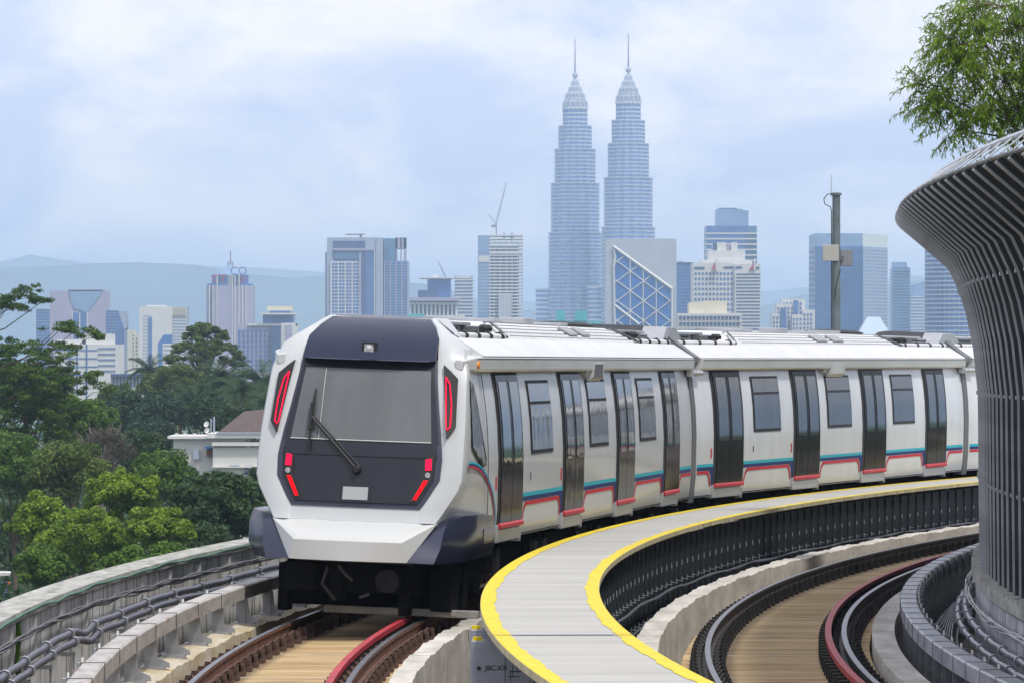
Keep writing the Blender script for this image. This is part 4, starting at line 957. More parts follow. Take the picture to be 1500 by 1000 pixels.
# --- big stepped twin block left of centre
b=Bd('office_block','large grey office slab with a white window grid, behind the train cab','office building',536,3000)
b.pbox('wall',m_bg,479,561,348,None,0,45); b.pbox('wall',m_bl,476,480,369,None,3,45); b.pbox('recess',m_gd,488,535,353,None,-.3,.1); b.pbox('dark_bay',m_gb,536,549,365,None,-.5,.1); b.pbox('slab_edge',m_bw,548,549.5,365,None,-.9,.2)
b.pbox('grid',m_bw,484,526,383,None,-1.2,-.2)
for i in range(4):
    for j in range(22):
        x0=486.5+i*10.2; y0=385+j*5.0; b.pbox('grid_windows',m_gb,x0,x0+3.6,y0,y0+3.4,-1.35,-1.1); b.pbox('grid_windows',m_gb,x0+4.3,x0+8.2,y0,y0+3.4,-1.35,-1.1)
b.pbox('grid_cap',m_bl,488,549,364,367,-1.6,0); b.pbox('grid_cap',m_bl,526,529,370,None,-1.8,0); b.pbox('terrace_glass',m_gt,490,530,371,379,-.8,-.2); b.bands('fin_wall',m_bl,551,560,350,480,-.4,.2,24,.25,.1); b.fins('fin_wall',m_bg,552,560,350,500,0,4,.8,.9)
b.pbox('glass_wing',m_gb,563,597.5,382,None,4,45); b.bands('wing_bands',m_gp,563,597.5,383,480,4,45,24,.35,.25); b.fins('wing_fins',m_bl,563,597,382,500,4,4,.6,.6)
b.pbox('wing_top',m_gt,563,580,349,382,5,30); b.pbox('wing_frame',m_bl,579,594,348,364,5,30); b.pbox('wing_frame',m_bl,579,582,348,382,5,8); b.pbox('wing_frame',m_bl,586,588,348,382,5,8); b.pbox('wing_frame',m_bl,591,594,348,382,5,30)
b.pbox('roof_helipad',m_crane,505,533,342,343.5,10,20); b.pbox('roof_helipad',m_crane,526,529,343,349,12,14)
b.done()
# --- clutter behind the cab
b=Bd('office_block','dark glass rooftop box with a thin overhanging white roof and white colonnade below','office building',640,2800)
b.pbox('glass_box',m_gb,626,660,407,None,5,30); b.pbox('overhang_roof',m_bw,614,664,406,408,2,34); b.pbox('overhang_roof',m_bw,633,641,402,406,10,14); b.pbox('lower_block',m_gd,612,640,425,None,3,30); b.pbox('terrace',m_bl,600,672,436,441,-6,30); b.pbox('colonnade_back',m_gd,600,670,441,None,0,28)
for i in range(12): b.pbox('colonnade',m_bw,600+i*6.1,603+i*6.1,445,466,-3,-1)
b.pbox('colonnade',m_bw,598,672,443,446.5,-4,0); b.pbox('colonnade',m_bw,598,672,462,None,-4,0); b.pbox('teal_screen',m_tealh,598,622,460,468,-6,-5); b.pbox('penthouse',m_bw,672,681,462,470,-6,-2); b.done()
b=Bd('apartment_block','banded pale blue apartment block beside the overhanging roof','apartment building',682,3300)
b.pbox('wall',m_gp,666,692,404,None,0,25); b.bands('balconies',m_bw,668,692,409,480,0,25,14,.4,.8); b.pbox('crown',m_bw,668,690,404,408,-1,26); b.done()
# --- signed tower with masts on the left
b=Bd('office_tower','blue stepped tower with twin roof masts and red and violet roof letters','office building',338,3000)
def octo(part,mat,cx,hw,top,bot=None,ch=.35):
    a=hw*b.k; c=a*ch; X=b.x(cx); pts=[(X-a,-a+c),(X-a+c,-a),(X+a-c,-a),(X+a,-a+c),(X+a,a-c),(X+a-c,a),(X-a+c,a),(X-a,a-c)]
    b.mb(part,mat).prism(pts,0 if bot is None else b.z(bot),b.z(top),'z')
octo('glass_shaft',m_gb,338,33,416); octo('shoulder',m_bl,338,34.5,419); octo('upper_shaft',m_gb,338,27,403)
for px in (309,314,320,342,346,352,357,362): b.pbox('white_ribs',m_bw,px-.7,px+.7,418 if px<320 or px>356 else 404,None,-36*b.k,-26*b.k)
b.bands('white_ladder',m_bw,336,343,404,480,-34*b.k,-20*b.k,24,.45,.1)
b.mb('roof_pyramid',m_gp).add([(b.x(320),-18*b.k,b.z(403)),(b.x(358),-18*b.k,b.z(403)),(b.x(358),18*b.k,b.z(403)),(b.x(320),18*b.k,b.z(403)),(b.x(338),0,b.z(388))],[(0,1,4),(1,2,4),(2,3,4),(3,0,4)])
for px,t in ((334,383),(337.5,368),(341,384)): b.mb('posts',m_crane).tube([(b.x(px),0,b.z(402)),(b.x(px),0,b.z(t))],.35,5)
b.pbox('mast_crossbar',m_crane,334,341,385,386,-.3,.3)
rt=b.done()
for txt,px,py,sz,mt in (('CT',323,409,13,m_pink),('CO',351,398,13,m_viol),('or',357,409,11,m_pink)):
    t=text_mesh(txt,sz*b.k*1.25,mt,rt,'roof_letters',.4); t.rotation_euler=(R(90),0,0); t.location=(b.x(px),-30*b.k,b.z(py))
b=Bd('hotel','lilac grid fronted hotel with a flat roof deck, left of the train cab','hotel',395,2200)
b.pbox('wall',m_bl,345,412,477,None,0,30); b.pbox('side_block',m_gd,398,412,477,None,-3,0); b.pbox('white_end',m_bw,412,433,473,None,-2,30); b.pbox('roof_deck',m_gb,385,429,461,476,0,22); b.pbox('roof_canopy',m_bw,382,433,458.5,461,-3,24); b.pbox('roof_screen',m_bc,391,428,448.5,455,2,10); b.pbox('roof_deck',m_gd,395,425,455,459,2,10); b.pbox('roof_canopy',m_bw,363,433,474,477,-1,20)
for i in range(8):
    for j in range(9): b.pbox('windows',m_gb,349+i*6.2,352.6+i*6.2,483+j*7,488+j*7,-.3,.1)
b.pbox('brown_panel',m_bl,418,428,476,500,-2.3,-1.9); b.done()
# --- left group
b=Bd('office_block','grey pink office block with a scooped glass top, tallest of the left cluster','office building',114,2600)
b.pbox('wall',m_bl,73,155,426,None,0,28); b.mb('scooped_glass',m_gp).prism([(b.x(100),b.z(428)),(b.x(150),b.z(428)),(b.x(128),b.z(458)),(b.x(108),b.z(452))],-.4,.2,'y'); b.pbox('glass_strip',m_gb,106,128,458,None,-.4,.1); b.pbox('roof_rim',m_gd,100,150,424.5,427,0,20); b.fins('mullion',m_bw,106,128,458,520,-.3,2,.5,.3); b.done()
b=Bd('office_tower','slim blue glass slab at the far left behind the feathery tree','office building',69,2800); b.pbox('glass_wall',m_gb,53,86,453,None,0,20); b.bands('floor_lines',m_gp,53,86,456,520,0,20,14,.2,.1); b.pbox('roof_edge',m_bg,53,86,452,453.5,-.5,20); b.done()
b=Bd('office_tower','blue tower with a raked right edge, right of the grey pink block','office building',168,2500)
b.mb('glass_wall',m_gb).prism([(b.x(155),0),(b.x(155),b.z(455)),(b.x(173),b.z(455)),(b.x(182),b.z(483)),(b.x(182),0)],0,20,'y'); b.mb('side_strip',m_bg).prism([(b.x(173),b.z(455)),(b.x(183),b.z(456)),(b.x(184),b.z(480)),(b.x(182),b.z(483))],.5,20,'y'); b.bands('floor_lines',m_bg,156,172,458,545,-.1,1,20,.12,.1); b.done()
b=Bd('office_block','long white office block with blue ribbon windows among the left trees','office building',128,1900)
b.pbox('wall',m_bw,82,173,504,None,0,30); b.pbox('upper_wall',m_bw,120,161,489,504,2,25); b.pbox('upper_wall',m_bw,82,125,497,504,2,25)
for j in range(5):
    for i in range(7): b.pbox('windows',m_gb,144+i*3.7,146.6+i*3.7,509+j*8.2,511.5+j*8.2,-.25,.1)
    b.pbox('window_strip',m_gb,82,143,512+j*12,513.4+j*12,-.2,.1)
for px in (102,113,127): b.pbox('window_strip',m_gb,px-1.2,px+1.0,504,None,-.3,.1)
b.done()
b=Bd('apartment_block','narrow cream apartment block pair in the gap beside the raked blue tower','apartment building',194,2700)
b.pbox('wall',m_bc,184,197,483,None,0,14); b.pbox('wall',m_bw,197,205,490,None,4,16); b.pbox('roof_hut',m_bg,190,196,484,486.5,2,8)
for j in range(10): b.pbox('windows',m_gd,199,200.6,495+j*5.5,497.5+j*5.5,3.7,4.1); b.pbox('windows',m_gd,194.5,196,490+j*5.5,492.5+j*5.5,-.2,.1)
b.done()
b=Bd('office_tower','pale grey tower with a ribbed right face, left of the mast topped tower','office building',238,2500)
b.pbox('wall',m_bw,204,252,449,None,0,24); b.pbox('side_wall',m_bg,252,273,449.5,None,1.5,24); b.pbox('roof_hut',m_bw,214,242,447,450,3,12)
for j in range(16):
    for i in range(3): b.pbox('windows',m_gp,210+i*4.4,212.2+i*4.4,462+j*5,464+j*5,-.2,.1)
b.pbox('glass_strip',m_gb,217.5,222.5,465,None,-.3,.1); b.fins('ribs',m_bc,253,272,450,462,1.5,6,.6,.8); b.bands('floor_lines',m_bw,253,273,463,545,1.5,4,18,.3,.2)
b.mb('blue_sign_wall',m_gbb).prism([(b.x(232),0),(b.x(232),b.z(502)),(b.x(240),b.z(490)),(b.x(252),b.z(490)),(b.x(252),0)],-.5,-.1,'y'); b.done()
b=Bd('pavilion','low bluish colonnaded hall with a white wall below, between the trees','hall',188,1150)
b.pbox('roof',m_gd,163,212,547,551,-2,16); b.pbox('wall',m_gb,163,211,551,566,0,14); b.pbox('white_base',m_bw,163,211,566,None,-.5,15); b.fins('columns',m_bg,164,210,551,566,0,9,.45,.7); b.done()
b=Bd('rooftop_block','cream and white block glimpsed beside the big round tree','apartment building',250,2000)
b.pbox('wall',m_bw,238,268,503,None,0,12); b.bands('floor_lines',m_bg,238,268,505,560,0,12,9,.3,.15); b.done()
# --- teal hoardings and pale house in front of the towers
b=Bd('site_hoarding','turquoise construction screen at the foot of the left spired tower','hoarding',832,2400)
b.pbox('screen',m_tealh,783,881,470,None,0,6); b.pbox('tall_screen',m_tealh,815,828,455,470,-1,3); b.pbox('tall_screen',m_tealh,842,860,455,470,-1,3); b.fins('posts',m_bg,783,881,469,480,0,12,.3,.3); b.done()
# --- right of the towers
b=Bd('office_tower','flat blue glass slab between the slanted block and the white stepped tower','office building',1002,2900); b.pbox('glass_wall',m_gb,988,1017,386,None,0,20); b.bands('floor_lines',m_gp,988,1017,392,480,0,20,18,.15,.1); b.pbox('roof_edge',m_gd,988,1017,384.5,386,-.4,20); b.pbox('roof_crane',m_crane,994,1000,383,384.5,3,5); b.done()
b=Bd('office_tower','banded glass tower with a narrower pale top, behind the white stepped tower','office building',1072,3300)
b.pbox('glass_wall',m_gb,1035,1094,331,None,0,40); b.pbox('side_glass',m_gt,1094,1109,331,None,2,40); b.pbox('top_glass',m_gp,1050,1088,306,331,4,34); b.pbox('top_side',m_gp,1088,1097,308,331,6,34); b.pbox('top_rim',m_gd,1054,1080,304.5,306,5,30)
b.bands('floor_bands',m_bw,1035,1109,341,460,0,40,15,.28,.3); b.done()
b=Bd('office_tower','white stepped tower with dark window grid and blocky white roof','office building',1065,2700)
b.pbox('wall',m_bw,1015,1076,385,None,0,36); b.pbox('wall',m_bc,1076,1114,387,None,-2,34); b.pbox('crown',m_bw,1028,1102,381,388,2,32); b.pbox('crown',m_bw,1038,1092,367,381,4,28); b.pbox('crown',m_bw,1072,1081,355,367,6,24); b.pbox('crown',m_bw,1051,1064,355,368,6,24); b.pbox('crown_recess',m_bl,1064,1072,360,367,8,24); b.pbox('crown_notch',m_gd,1045,1050,356,366,8,22)
for i in range(11):
    for j in range(16):
        x0=1017.5+i*5.3; b.pbox('windows',m_gd if (i//3)%2 else m_gb,x0,x0+2.9,399+j*7.5,402.5+j*7.5,-.3,.1)
for j in range(22): b.pbox('window_lines',m_gd,1078,1113,401+j*5,402.5+j*5,-2.3,-1.9)
b.pbox('logo_band',m_gd,1017,1032,391,394,-.4,0); b.pbox('logo_band',m_gd,1060,1074,390.5,393,-.4,0); b.pbox('logo_band',m_gd,1077.5,1087,390.5,393,-2.4,-2); b.pbox('logo_band',m_gd,1102,1112,391,394,-2.4,-2)
for x0 in (1041,1097): b.mb('logo_flash',m_pink).prism([(b.x(x0),b.z(395)),(b.x(x0+7),b.z(395)),(b.x(x0+7),b.z(386))],-2.8,-2.0,'y'); b.pbox('white_blade',m_bw,x0+7,x0+9.5,379,396,-3,0)
b.done()
b=Bd('office_block','low cream roofed office block with wide window bands just above the train roof','office building',1040,1900)
b.pbox('wall',m_bw,992,1087,459,None,0,30); b.pbox('roof_house',m_bc,1031,1066,440.5,459,6,22); b.pbox('roof_house',m_bc,1010,1033,443,459,5,22); b.pbox('windows',m_gd,994,1085,463,468,-.25,.1); b.pbox('windows',m_gd,994,1085,472,477,-.25,.1); b.pbox('windows',m_gd,994,1085,482,487,-.25,.1)
for i in range(17): b.pbox('piers',m_bw,993.5+i*5.6,994.4+i*5.6,460,None,-.5,.0)
b.done()
b=Bd('apartment_block','cluster of small stepped pale apartments left of the mast pole','apartment building',1162,2800)
for p0,p1,t,y in ((1146,1180,438,6),(1138,1166,445,4),(1131,1150,459,2),(1160,1176,461,0),(1176,1194,454,2)):
    b.pbox('wall',m_bw,p0,p1,t,None,y,y+16)
    n=int((p1-p0)/5)
    for i in range(n):
        for j in range(8): b.pbox('windows',m_gb,p0+1.5+i*5,p0+4+i*5,t+5+j*6.5,t+8.5+j*6.5,y-.3,y+.1)
b.pbox('blue_bay',m_gb,1144,1152,452,None,1,4); b.pbox('blue_bay',m_gb,1163,1170,440,460,3,5); b.done()
b=Bd('office_tower','broad two faced glass tower behind the mast pole with a pale crown','office building',1264,2900)
b.pbox('glass_wall',m_gb,1194,1264,361,None,0,60); b.pbox('crown',m_gp,1194,1264,342,361,.5,60); b.bands('floor_lines',m_gt,1194,1264,364,490,0,58,26,.22,.25)
s0=b.x(1264); b.mb('side_glass',m_gp).add([(s0,0,0),(b.x(1308),42,0),(b.x(1308),42,b.z(361)),(s0,0,b.z(361))],[(0,1,2,3)]); b.mb('side_crown',M('crown_pale',(.60,.68,.66),.4)).add([(s0,.5,b.z(361)),(b.x(1308),42,b.z(361)),(b.x(1308),42,b.z(342)),(s0,.5,b.z(342))],[(0,1,2,3)])
for i in range(26):
    z=b.z(366+i*5); b.mb('side_bands',m_bg).add([(s0,-.3,z),(b.x(1308)+.2,41.7,z),(b.x(1308)+.2,41.7,z+.9),(s0,-.3,z+.9)],[(0,1,2,3)])
b.box('rear_mass',m_gp,s0-1,b.x(1307),41,60,0,b.z(343)); b.done()
b=Bd('apartment_tower','slim teal tower beside the broad two faced tower','apartment building',1320,3100); b.pbox('glass_wall',m_gt,1308,1333,392,None,0,20); b.pbox('crown',m_gp,1309,1329,384,392,2,18); b.bands('floor_bands',m_gp,1308,1333,395,490,0,20,22,.4,.4); b.done()
b=Bd('office_block','hazy blue stepped block between the slim teal tower and the curved tower','office building',1348,3600); b.mb('glass_wall',m_gp).prism([(b.x(1333),0),(b.x(1333),b.z(418)),(b.x(1362),b.z(410)),(b.x(1362),0)],4,30,'y'); b.pbox('front_block',m_gp,1334,1362,432,None,0,20); b.bands('floor_bands',m_bw,1334,1362,434,490,0,20,12,.3,.3); b.done()
b=Bd('pavilion_roof','pale blue truncated pyramid roof peeping over the train','roof',1281,2300)
b.mb('wall',m_bw).prism([(b.x(1256),0),(b.x(1256),b.z(492)),(b.x(1306),b.z(492)),(b.x(1306),0)],0,15,'y'); b.mb('pyramid_roof',M('roof_pale_blue',(.45,.56,.66),.6)).add([(b.x(1256),0,b.z(492)),(b.x(1306),0,b.z(492)),(b.x(1306),15,b.z(492)),(b.x(1256),15,b.z(492)),(b.x(1272),5,b.z(464)),(b.x(1290),5,b.z(464)),(b.x(1290),10,b.z(464)),(b.x(1272),10,b.z(464))],[(0,1,5,4),(1,2,6,5),(2,3,7,6),(3,0,4,7),(4,5,6,7)]); b.done()
b=Bd('office_tower','curved blue glass tower partly hidden by the louvre screen','office building',1405,2600)
g_=b.mb('glass_wall',m_gb); r_=46*b.k; g_.lathe([(r_,0),(r_,b.z(352))],(0,r_,0),40); m_=b.mb('floor_bands',m_bs)
for i in range(22): z=b.z(360+i*6.6); m_.lathe([(r_-.2,z),(r_+.25,z+.1),(r_+.25,z+.7),(r_-.2,z+.8)],(0,r_,0),40)
f_=b.mb('fins',m_gp)
for i in range(40): a=2*math.pi*i/40; f_.tube([(r_*math.cos(a),r_+r_*math.sin(a),0),(r_*math.cos(a),r_+r_*math.sin(a),b.z(352))],.22,4)
b.done()
# ================================================================== VILLA, LORRY, MAST POLE
b=Bd('villa','white flat topped villa wing with a brown tiled roof behind, left of the train','house',320,420)
b.pbox('wall',m_bw,254,360,641,None,0,8); b.pbox('parapet',m_bw,246,308,638,642,-.6,8.2); b.pbox('front_wall',m_bw,313,410,654,None,-1.2,0)
b.pbox('ledge',m_bw,304,412,634,641,-1.0,9); b.pbox('ledge',m_bw,312,412,647,652,-1.6,0); b.pbox('gutter',m_bg,318,412,632.5,634.5,-1.2,0)
b.mb('tiled_roof',M('roof_tile_brown',(.10,.070,.062),.85,0,.5,3,.6,9)).add([(b.x(318),-.9,b.z(634)),(b.x(470),-.9,b.z(634)),(b.x(430),6,b.z(596)),(b.x(352),6,b.z(603)),(b.x(318),12,b.z(634)),(b.x(470),12,b.z(634))],[(0,1,2,3),(0,3,4),(3,2,5,4),(1,5,2)])
b.pbox('door_recess',m_gd,304,316,655,668,-.3,.1); b.pbox('blue_tank',m_gbb,302,309,653,656,-1.2,-.4); b.pbox('brown_shutter',M('shutter_brown',(.16,.06,.04),.7),303,311,657,668,-.4,.1)
b.pbox('window',m_gd,360,372,682,694,-1.4,-1.1); b.pbox('window_bar',m_bw,365.5,366.4,682,694,-1.45,-1.3); b.pbox('window_bar',m_bw,360,372,687.5,688.4,-1.46,-1.3); b.pbox('stain_ledge',m_bg,338,352,680,681.5,-1.3,-1.1); b.pbox('base_ledge',m_bw,312,412,682,684,-1.6,-1.2)
for px in (256,269,282): b.pbox('vent',m_bw,px-2,px+2,635,638,2,3)
b.pbox('air_unit',m_bg,284,292,658,672,-.6,0); rt=b.done()
d=empty('antenna_mast',(0,0,0),'small rooftop antenna mast with white dishes on the villa','antenna'); d.location=rt.location+Vector((b.x(312),1.5,b.z(640)))
m=MB(); m.tube([(0,0,0),(0,0,b.z(610)-b.z(640))],.07,6); m.tube([(-.25,0,0),(-.25,0,1.5)],.05,6); m.tube([(-.25,0,1.3),(0,0,1.3)],.04,5); m.build('pole',m_bg,d)
for x,z in ((-.55,1.0),(-.5,.5)):
    m=MB(); m.lathe([(.02,0),(.16,.04),(.24,.12),(.25,.14),(.2,.1)],n=14); k=m.build('dish',m_bw,d,smooth=50); k.rotation_euler=(R(70),0,R(-30)); k.location=(x,0,z)
b=Bd('box_lorry','white box lorry with an orange framed dark grille at the left edge','lorry',4,330)
zt=b.z(838)
m=MB(); m.box(b.x(-60),b.x(16),0,2.4,zt-2.6,zt); m.build('cargo_box',m_bw,b.root,bevel=.03)
m=MB(); m.box(b.x(-30),b.x(15),-.12,-.02,zt-1.9,zt-.42); m.build('orange_frame',M('orange_paint',(.75,.16,.05),.5),b.root)
m=MB(); m.box(b.x(-29),b.x(11.5),-.18,-.1,zt-1.8,zt-.55); m.build('grille',m_gd,b.root)
m=MB(); 
for i in range(6): m.box(b.x(-29),b.x(11.5),-.21,-.17,zt-.66-i*.2,zt-.63-i*.2)
for i in range(7): m.box(b.x(8-i*4),b.x(8.5-i*4),-.21,-.17,zt-1.8,zt-.55)
m.build('grille_bars',m_bg,b.root)
m=MB(); m.box(b.x(-60),b.x(14),.1,2.3,zt-3.2,zt-2.62); m.build('chassis',m_under,b.root)
for px in (-48,-30,6):
    m=MB(); m.tube([(b.x(px),-.05,.5),(b.x(px),.3,.5)],.5,18); m.tube([(b.x(px),2.1,.5),(b.x(px),2.45,.5)],.5,18); m.build('wheel',m_rub,b.root)
m=MB(); m.box(b.x(-62),b.x(15),.2,2.2,.5,zt-3.1); m.build('frame_mount',m_under,b.root)
Yp=150; pole=at(1225,514,Yp); k=Yp/FPX
mp_=empty('mast_pole',(pole.x,Yp,-14),'slim grey mast pole with two flat panel antennas standing behind the train','pole')
zz=lambda py: CAMZ+(HY-py)*k+14
m_pole=M('pole_green_grey',(.15,.19,.20),.5,.2,.3,2)
m=MB(); m.tube([(0,0,0),(0,0,zz(285))],[.16,.115],14); m.build('pole_shaft',m_pole,mp_,smooth=50)
m=MB(); m.lathe([(.10,zz(287)),(.155,zz(286)),(.155,zz(283)),(.09,zz(282))],n=16); m.build('pole_cap',m_pole,mp_)
m=MB(); m.tube([(-.145,0,zz(288)),(-.145,0,zz(255))],[.014,.008],6); m.build('whip_aerial',m_galv,mp_)
m=MB(); m.tube([(-.13,0,zz(284)),(-.26,0,zz(285)),(-.36,0,zz(292)),(-.33,0,zz(299)),(-.17,-.02,zz(303)),(-.14,-.03,zz(310)),(-.14,-.05,zz(400)),(-.16,-.06,zz(600))],.014,6); m.tube([(.12,-.1,zz(395)),(.06,-.13,zz(405)),(-.02,-.14,zz(420)),(-.05,-.14,zz(437))],.012,5); m.build('aerial_cable',m_strap,mp_,smooth=60)
m=MB(); m.cbox((-.17,-.16,zz(371)),.46,.06,.47); k1=m.build('panel_antenna',M('panel_beige',(.42,.41,.38),.5),mp_,bevel=.015)
m=MB(); m.cbox((0,0,0),.40,.05,.46); k2=m.build('panel_antenna',M('panel_grey',(.20,.21,.23),.5),mp_,bevel=.015); k2.location=(.30,.12,zz(378)); k2.rotation_euler=(0,0,R(25))
m=MB(); m.cbox((.1,-.02,zz(378)),.24,.06,.10); m.tube([(.13,.05,zz(370)),(.13,.05,zz(390))],.035,8); m.build('antenna_bracket',m_galvd,mp_)
# ================================================================== VEGETATION
def leaf_mesh(name,clumps,n,size,mat,asp=.5,up=.3,shell=.55,droop=0,seed=0,parent=None):
    """clumps: (centre, (rx,ry,rz)); thousands of small pointed leaves spread through the crown's volume"""
    r=np.random.default_rng(seed); C=np.array([c for c,_ in clumps],float); A=np.array([q for _,q in clumps],float)
    w=(A[:,0]*A[:,1]+A[:,1]*A[:,2]+A[:,0]*A[:,2]); idx=r.choice(len(C),n,p=w/w.sum())
    d=r.normal(size=(n,3)); d/=np.linalg.norm(d,axis=1)[:,None]
    rad=shell+(1.06-shell)*r.random(n)**.6
    p=C[idx]+d*A[idx]*rad[:,None]
    nor=d*.7+r.normal(size=(n,3))*.6; nor[:,2]+=up; nor/=np.linalg.norm(nor,axis=1)[:,None]
    t=r.normal(size=(n,3)); t[:,2]-=droop; t-=nor*(t*nor).sum(1)[:,None]; t/=np.linalg.norm(t,axis=1)[:,None]; b=np.cross(nor,t)
    L=(size*(.6+.8*r.random(n)))[:,None]; Wd=L*asp
    v=np.stack([p-t*L*.5,p+b*Wd*.5+nor*L*.06,p+t*L*.5,p-b*Wd*.5+nor*L*.06],1).reshape(-1,3)
    return quads(name,v,mat,parent)
def quads(name,v,mat,parent=None):
    m=len(v)//4; me=bpy.data.meshes.new(name); me.vertices.add(4*m); me.vertices.foreach_set('co',np.asarray(v,np.float32).ravel())
    me.loops.add(4*m); me.loops.foreach_set('vertex_index',np.arange(4*m,dtype=np.int32)); me.polygons.add(m); me.polygons.foreach_set('loop_start',np.arange(0,4*m,4,dtype=np.int32)); 
    me.update(calc_edges=True); me.materials.append(mat); o=bpy.data.objects.new(name,me); COL.objects.link(o)
    if parent is not None: o.parent=parent
    return o
m_bark=M('bark',(.10,.075,.05),.9,0,.4,3,.5,8); m_barkg=M('bark_grey',(.20,.18,.15),.9,0,.4,3)
def limbs(root,h,tips,r0,mat,fork=.5):
    m=MB(); m.tube([(0,0,0),(.06*h*.2,0,h*.3),(0,.02*h,h*.62)],[r0,r0*.8,r0*.6],8)
    for i,t in enumerate(tips):
        t=Vector(t); s=Vector((0,.02*h,h*(fork+.1*((i*37)%10)/10))); mid=s.lerp(t,.5)+Vector((0,0,.08*(t-s).length)); m.tube([s,mid,t],[r0*.38,r0*.22,r0*.06],5)
    return m.build('trunk',mat,root)
def clumped(rx,ry,rz,cz,n,cr,seed,flat=1):
    r=np.random.default_rng(seed); out=[]
    for i in range(n):
        d=r.normal(size=3); d/=np.linalg.norm(d); d[2]=abs(d[2])*1.0-.25 if r.random()<.75 else d[2]
        q=cr*(.7+.6*r.random()); k=.62+.33*r.random()
        out.append(((d[0]*rx*k,d[1]*ry*k,cz+d[2]*rz*k),(q,q,q*.8*flat)))
    return out
LM={'dark':leafmat('leaf_dark',(.013,.040,.013),(.06,.12,.03),.5),'mid':leafmat('leaf_mid',(.03,.085,.010),(.14,.25,.028),.6),'bright':leafmat('leaf_bright',(.032,.095,.008),(.33,.47,.035),.9),
    'blue':leafmat('leaf_bluegreen',(.016,.042,.026),(.055,.105,.05),.4),'dry':leafmat('leaf_dry_twig',(.045,.042,.032),(.11,.095,.07),.6,.15),'rain':leafmat('leaf_feathery',(.018,.055,.008),(.11,.20,.02),.35),'olive':leafmat('leaf_olive',(.03,.07,.012),(.15,.21,.04),.5)}
MESH={}
def tree(px,py,hw,hh,Y,kind,label,n=5000,size=.30,group=None,flat=1,seed=1,nc=26,cr=.36,shell=.45,name='broadleaf_tree'):
    """crown centred on the sight line at its own distance; trunk runs down to the ground"""
    k=Y/FPX; c=at(px,py,Y); g=gz(Y); rx,rz_=hw*k,hh*k; H=c.z-g
    root=empty(name,(c.x,Y,g),label,'tree',group)
    cl=clumped(rx,rx*.95,rz_,H,int(nc*2.0),cr*.72*min(rx,rz_),seed,flat)
    cl.append(((0,0,H),(rx*.6,rx*.6,rz_*.6)))
    leaf_mesh('crown',cl,int(n*2.2),size*.66,LM[kind],.5,.35,shell,0,seed,root)
    limbs(root,H,[q[0] for q in cl[:9]],max(.12,H*.018),m_bark)
    return root
ng='dense tree in the green mass left of the viaduct'
# near bright and mid trees, left of the viaduct
tree(180,722,62,40,240,'bright','bright green bushy tree in the middle of the left foreground thicket',7000,.30,seed=3)
tree(228,775,55,36,222,'bright','bright green tree leaning over the parapet, nearest to the train',6500,.28,seed=4)
tree(66,766,58,46,235,'bright','bright green tree at the left edge above the parapet',6500,.30,seed=5)
tree(130,790,70,52,228,'bright','lime green rounded tree just above the parapet between two brighter ones',7000,.28,seed=6)
tree(200,840,80,40,205,'mid','low green bushy tree whose foot is hidden by the middle of the left parapet',5500,.28,seed=8)
tree(100,690,58,60,280,'olive','olive green tree with yellowish tips under the big feathery tree',6000,.34,seed=9)
tree(235,700,48,48,300,'mid','mid green tree right of the dry grey bush',5000,.34,seed=29)
tree(20,690,60,70,300,'mid','deep green tree filling the left edge under the big feathery tree',5500,.36,seed=10)
tree(318,742,68,66,235,'dark','dark broad leaved tree in front of the white villa',7000,.42,seed=11,shell=.3)
tree(300,800,50,40,225,'dark','dark low tree beside the train nose, under the villa tree',3500,.36,seed=12)
tree(372,740,40,60,250,'dark','dark tree half hidden behind the train nose',3500,.38,seed=13)
tree(35,575,80,60,335,'dark','dark mass of a tree behind the layered branches at the left edge',9000,.40,seed=41)
tree(105,615,50,40,330,'mid','mid green tree behind the lower right branches of the feathery tree',5000,.36,seed=42)
tree(25,800,52,52,350,'dark','dark tree behind the white lorry at the left edge',5000,.36,seed=51)
tree(140,815,62,42,290,'dark','dark tree low behind the lime green ones above the parapet',5000,.34,seed=52)
tree(64,836,44,42,222,'mid','mid green tree standing just right of the white lorry',6000,.28,seed=61)
tree(255,822,40,34,212,'mid','small mid green tree nearest the parapet, below the tree beside the train',4500,.26,seed=62)
# dry grey bush
k=300/FPX; c=at(150,660,300); g=gz(300); rt=empty('dry_tree',(c.x,300,g),'leafless grey brown tree among the green ones on the left','tree'); H=c.z-g
leaf_mesh('crown',clumped(48*k,48*k,46*k,H,26,.55,21),4200,.34,LM['dry'],.10,.2,.1,0,21,rt)
m=MB(); r_=random.Random(5)
m.tube([(0,0,0),(.1,0,H*.5),(0,0,H*.85)],[.25,.2,.12],7)
for i in range(46):
    a=r_.uniform(0,6.28); rr=r_.uniform(.5,1)*46*k; s=Vector((0,0,H*r_.uniform(.78,.92))); t=Vector((rr*math.cos(a),rr*math.sin(a),H+r_.uniform(-.4,1)*44*k)); m.tube([s,s.lerp(t,.5)+Vector((0,0,.2)),t],[.06,.035,.012],4)
m.build('trunk',m_barkg,rt)
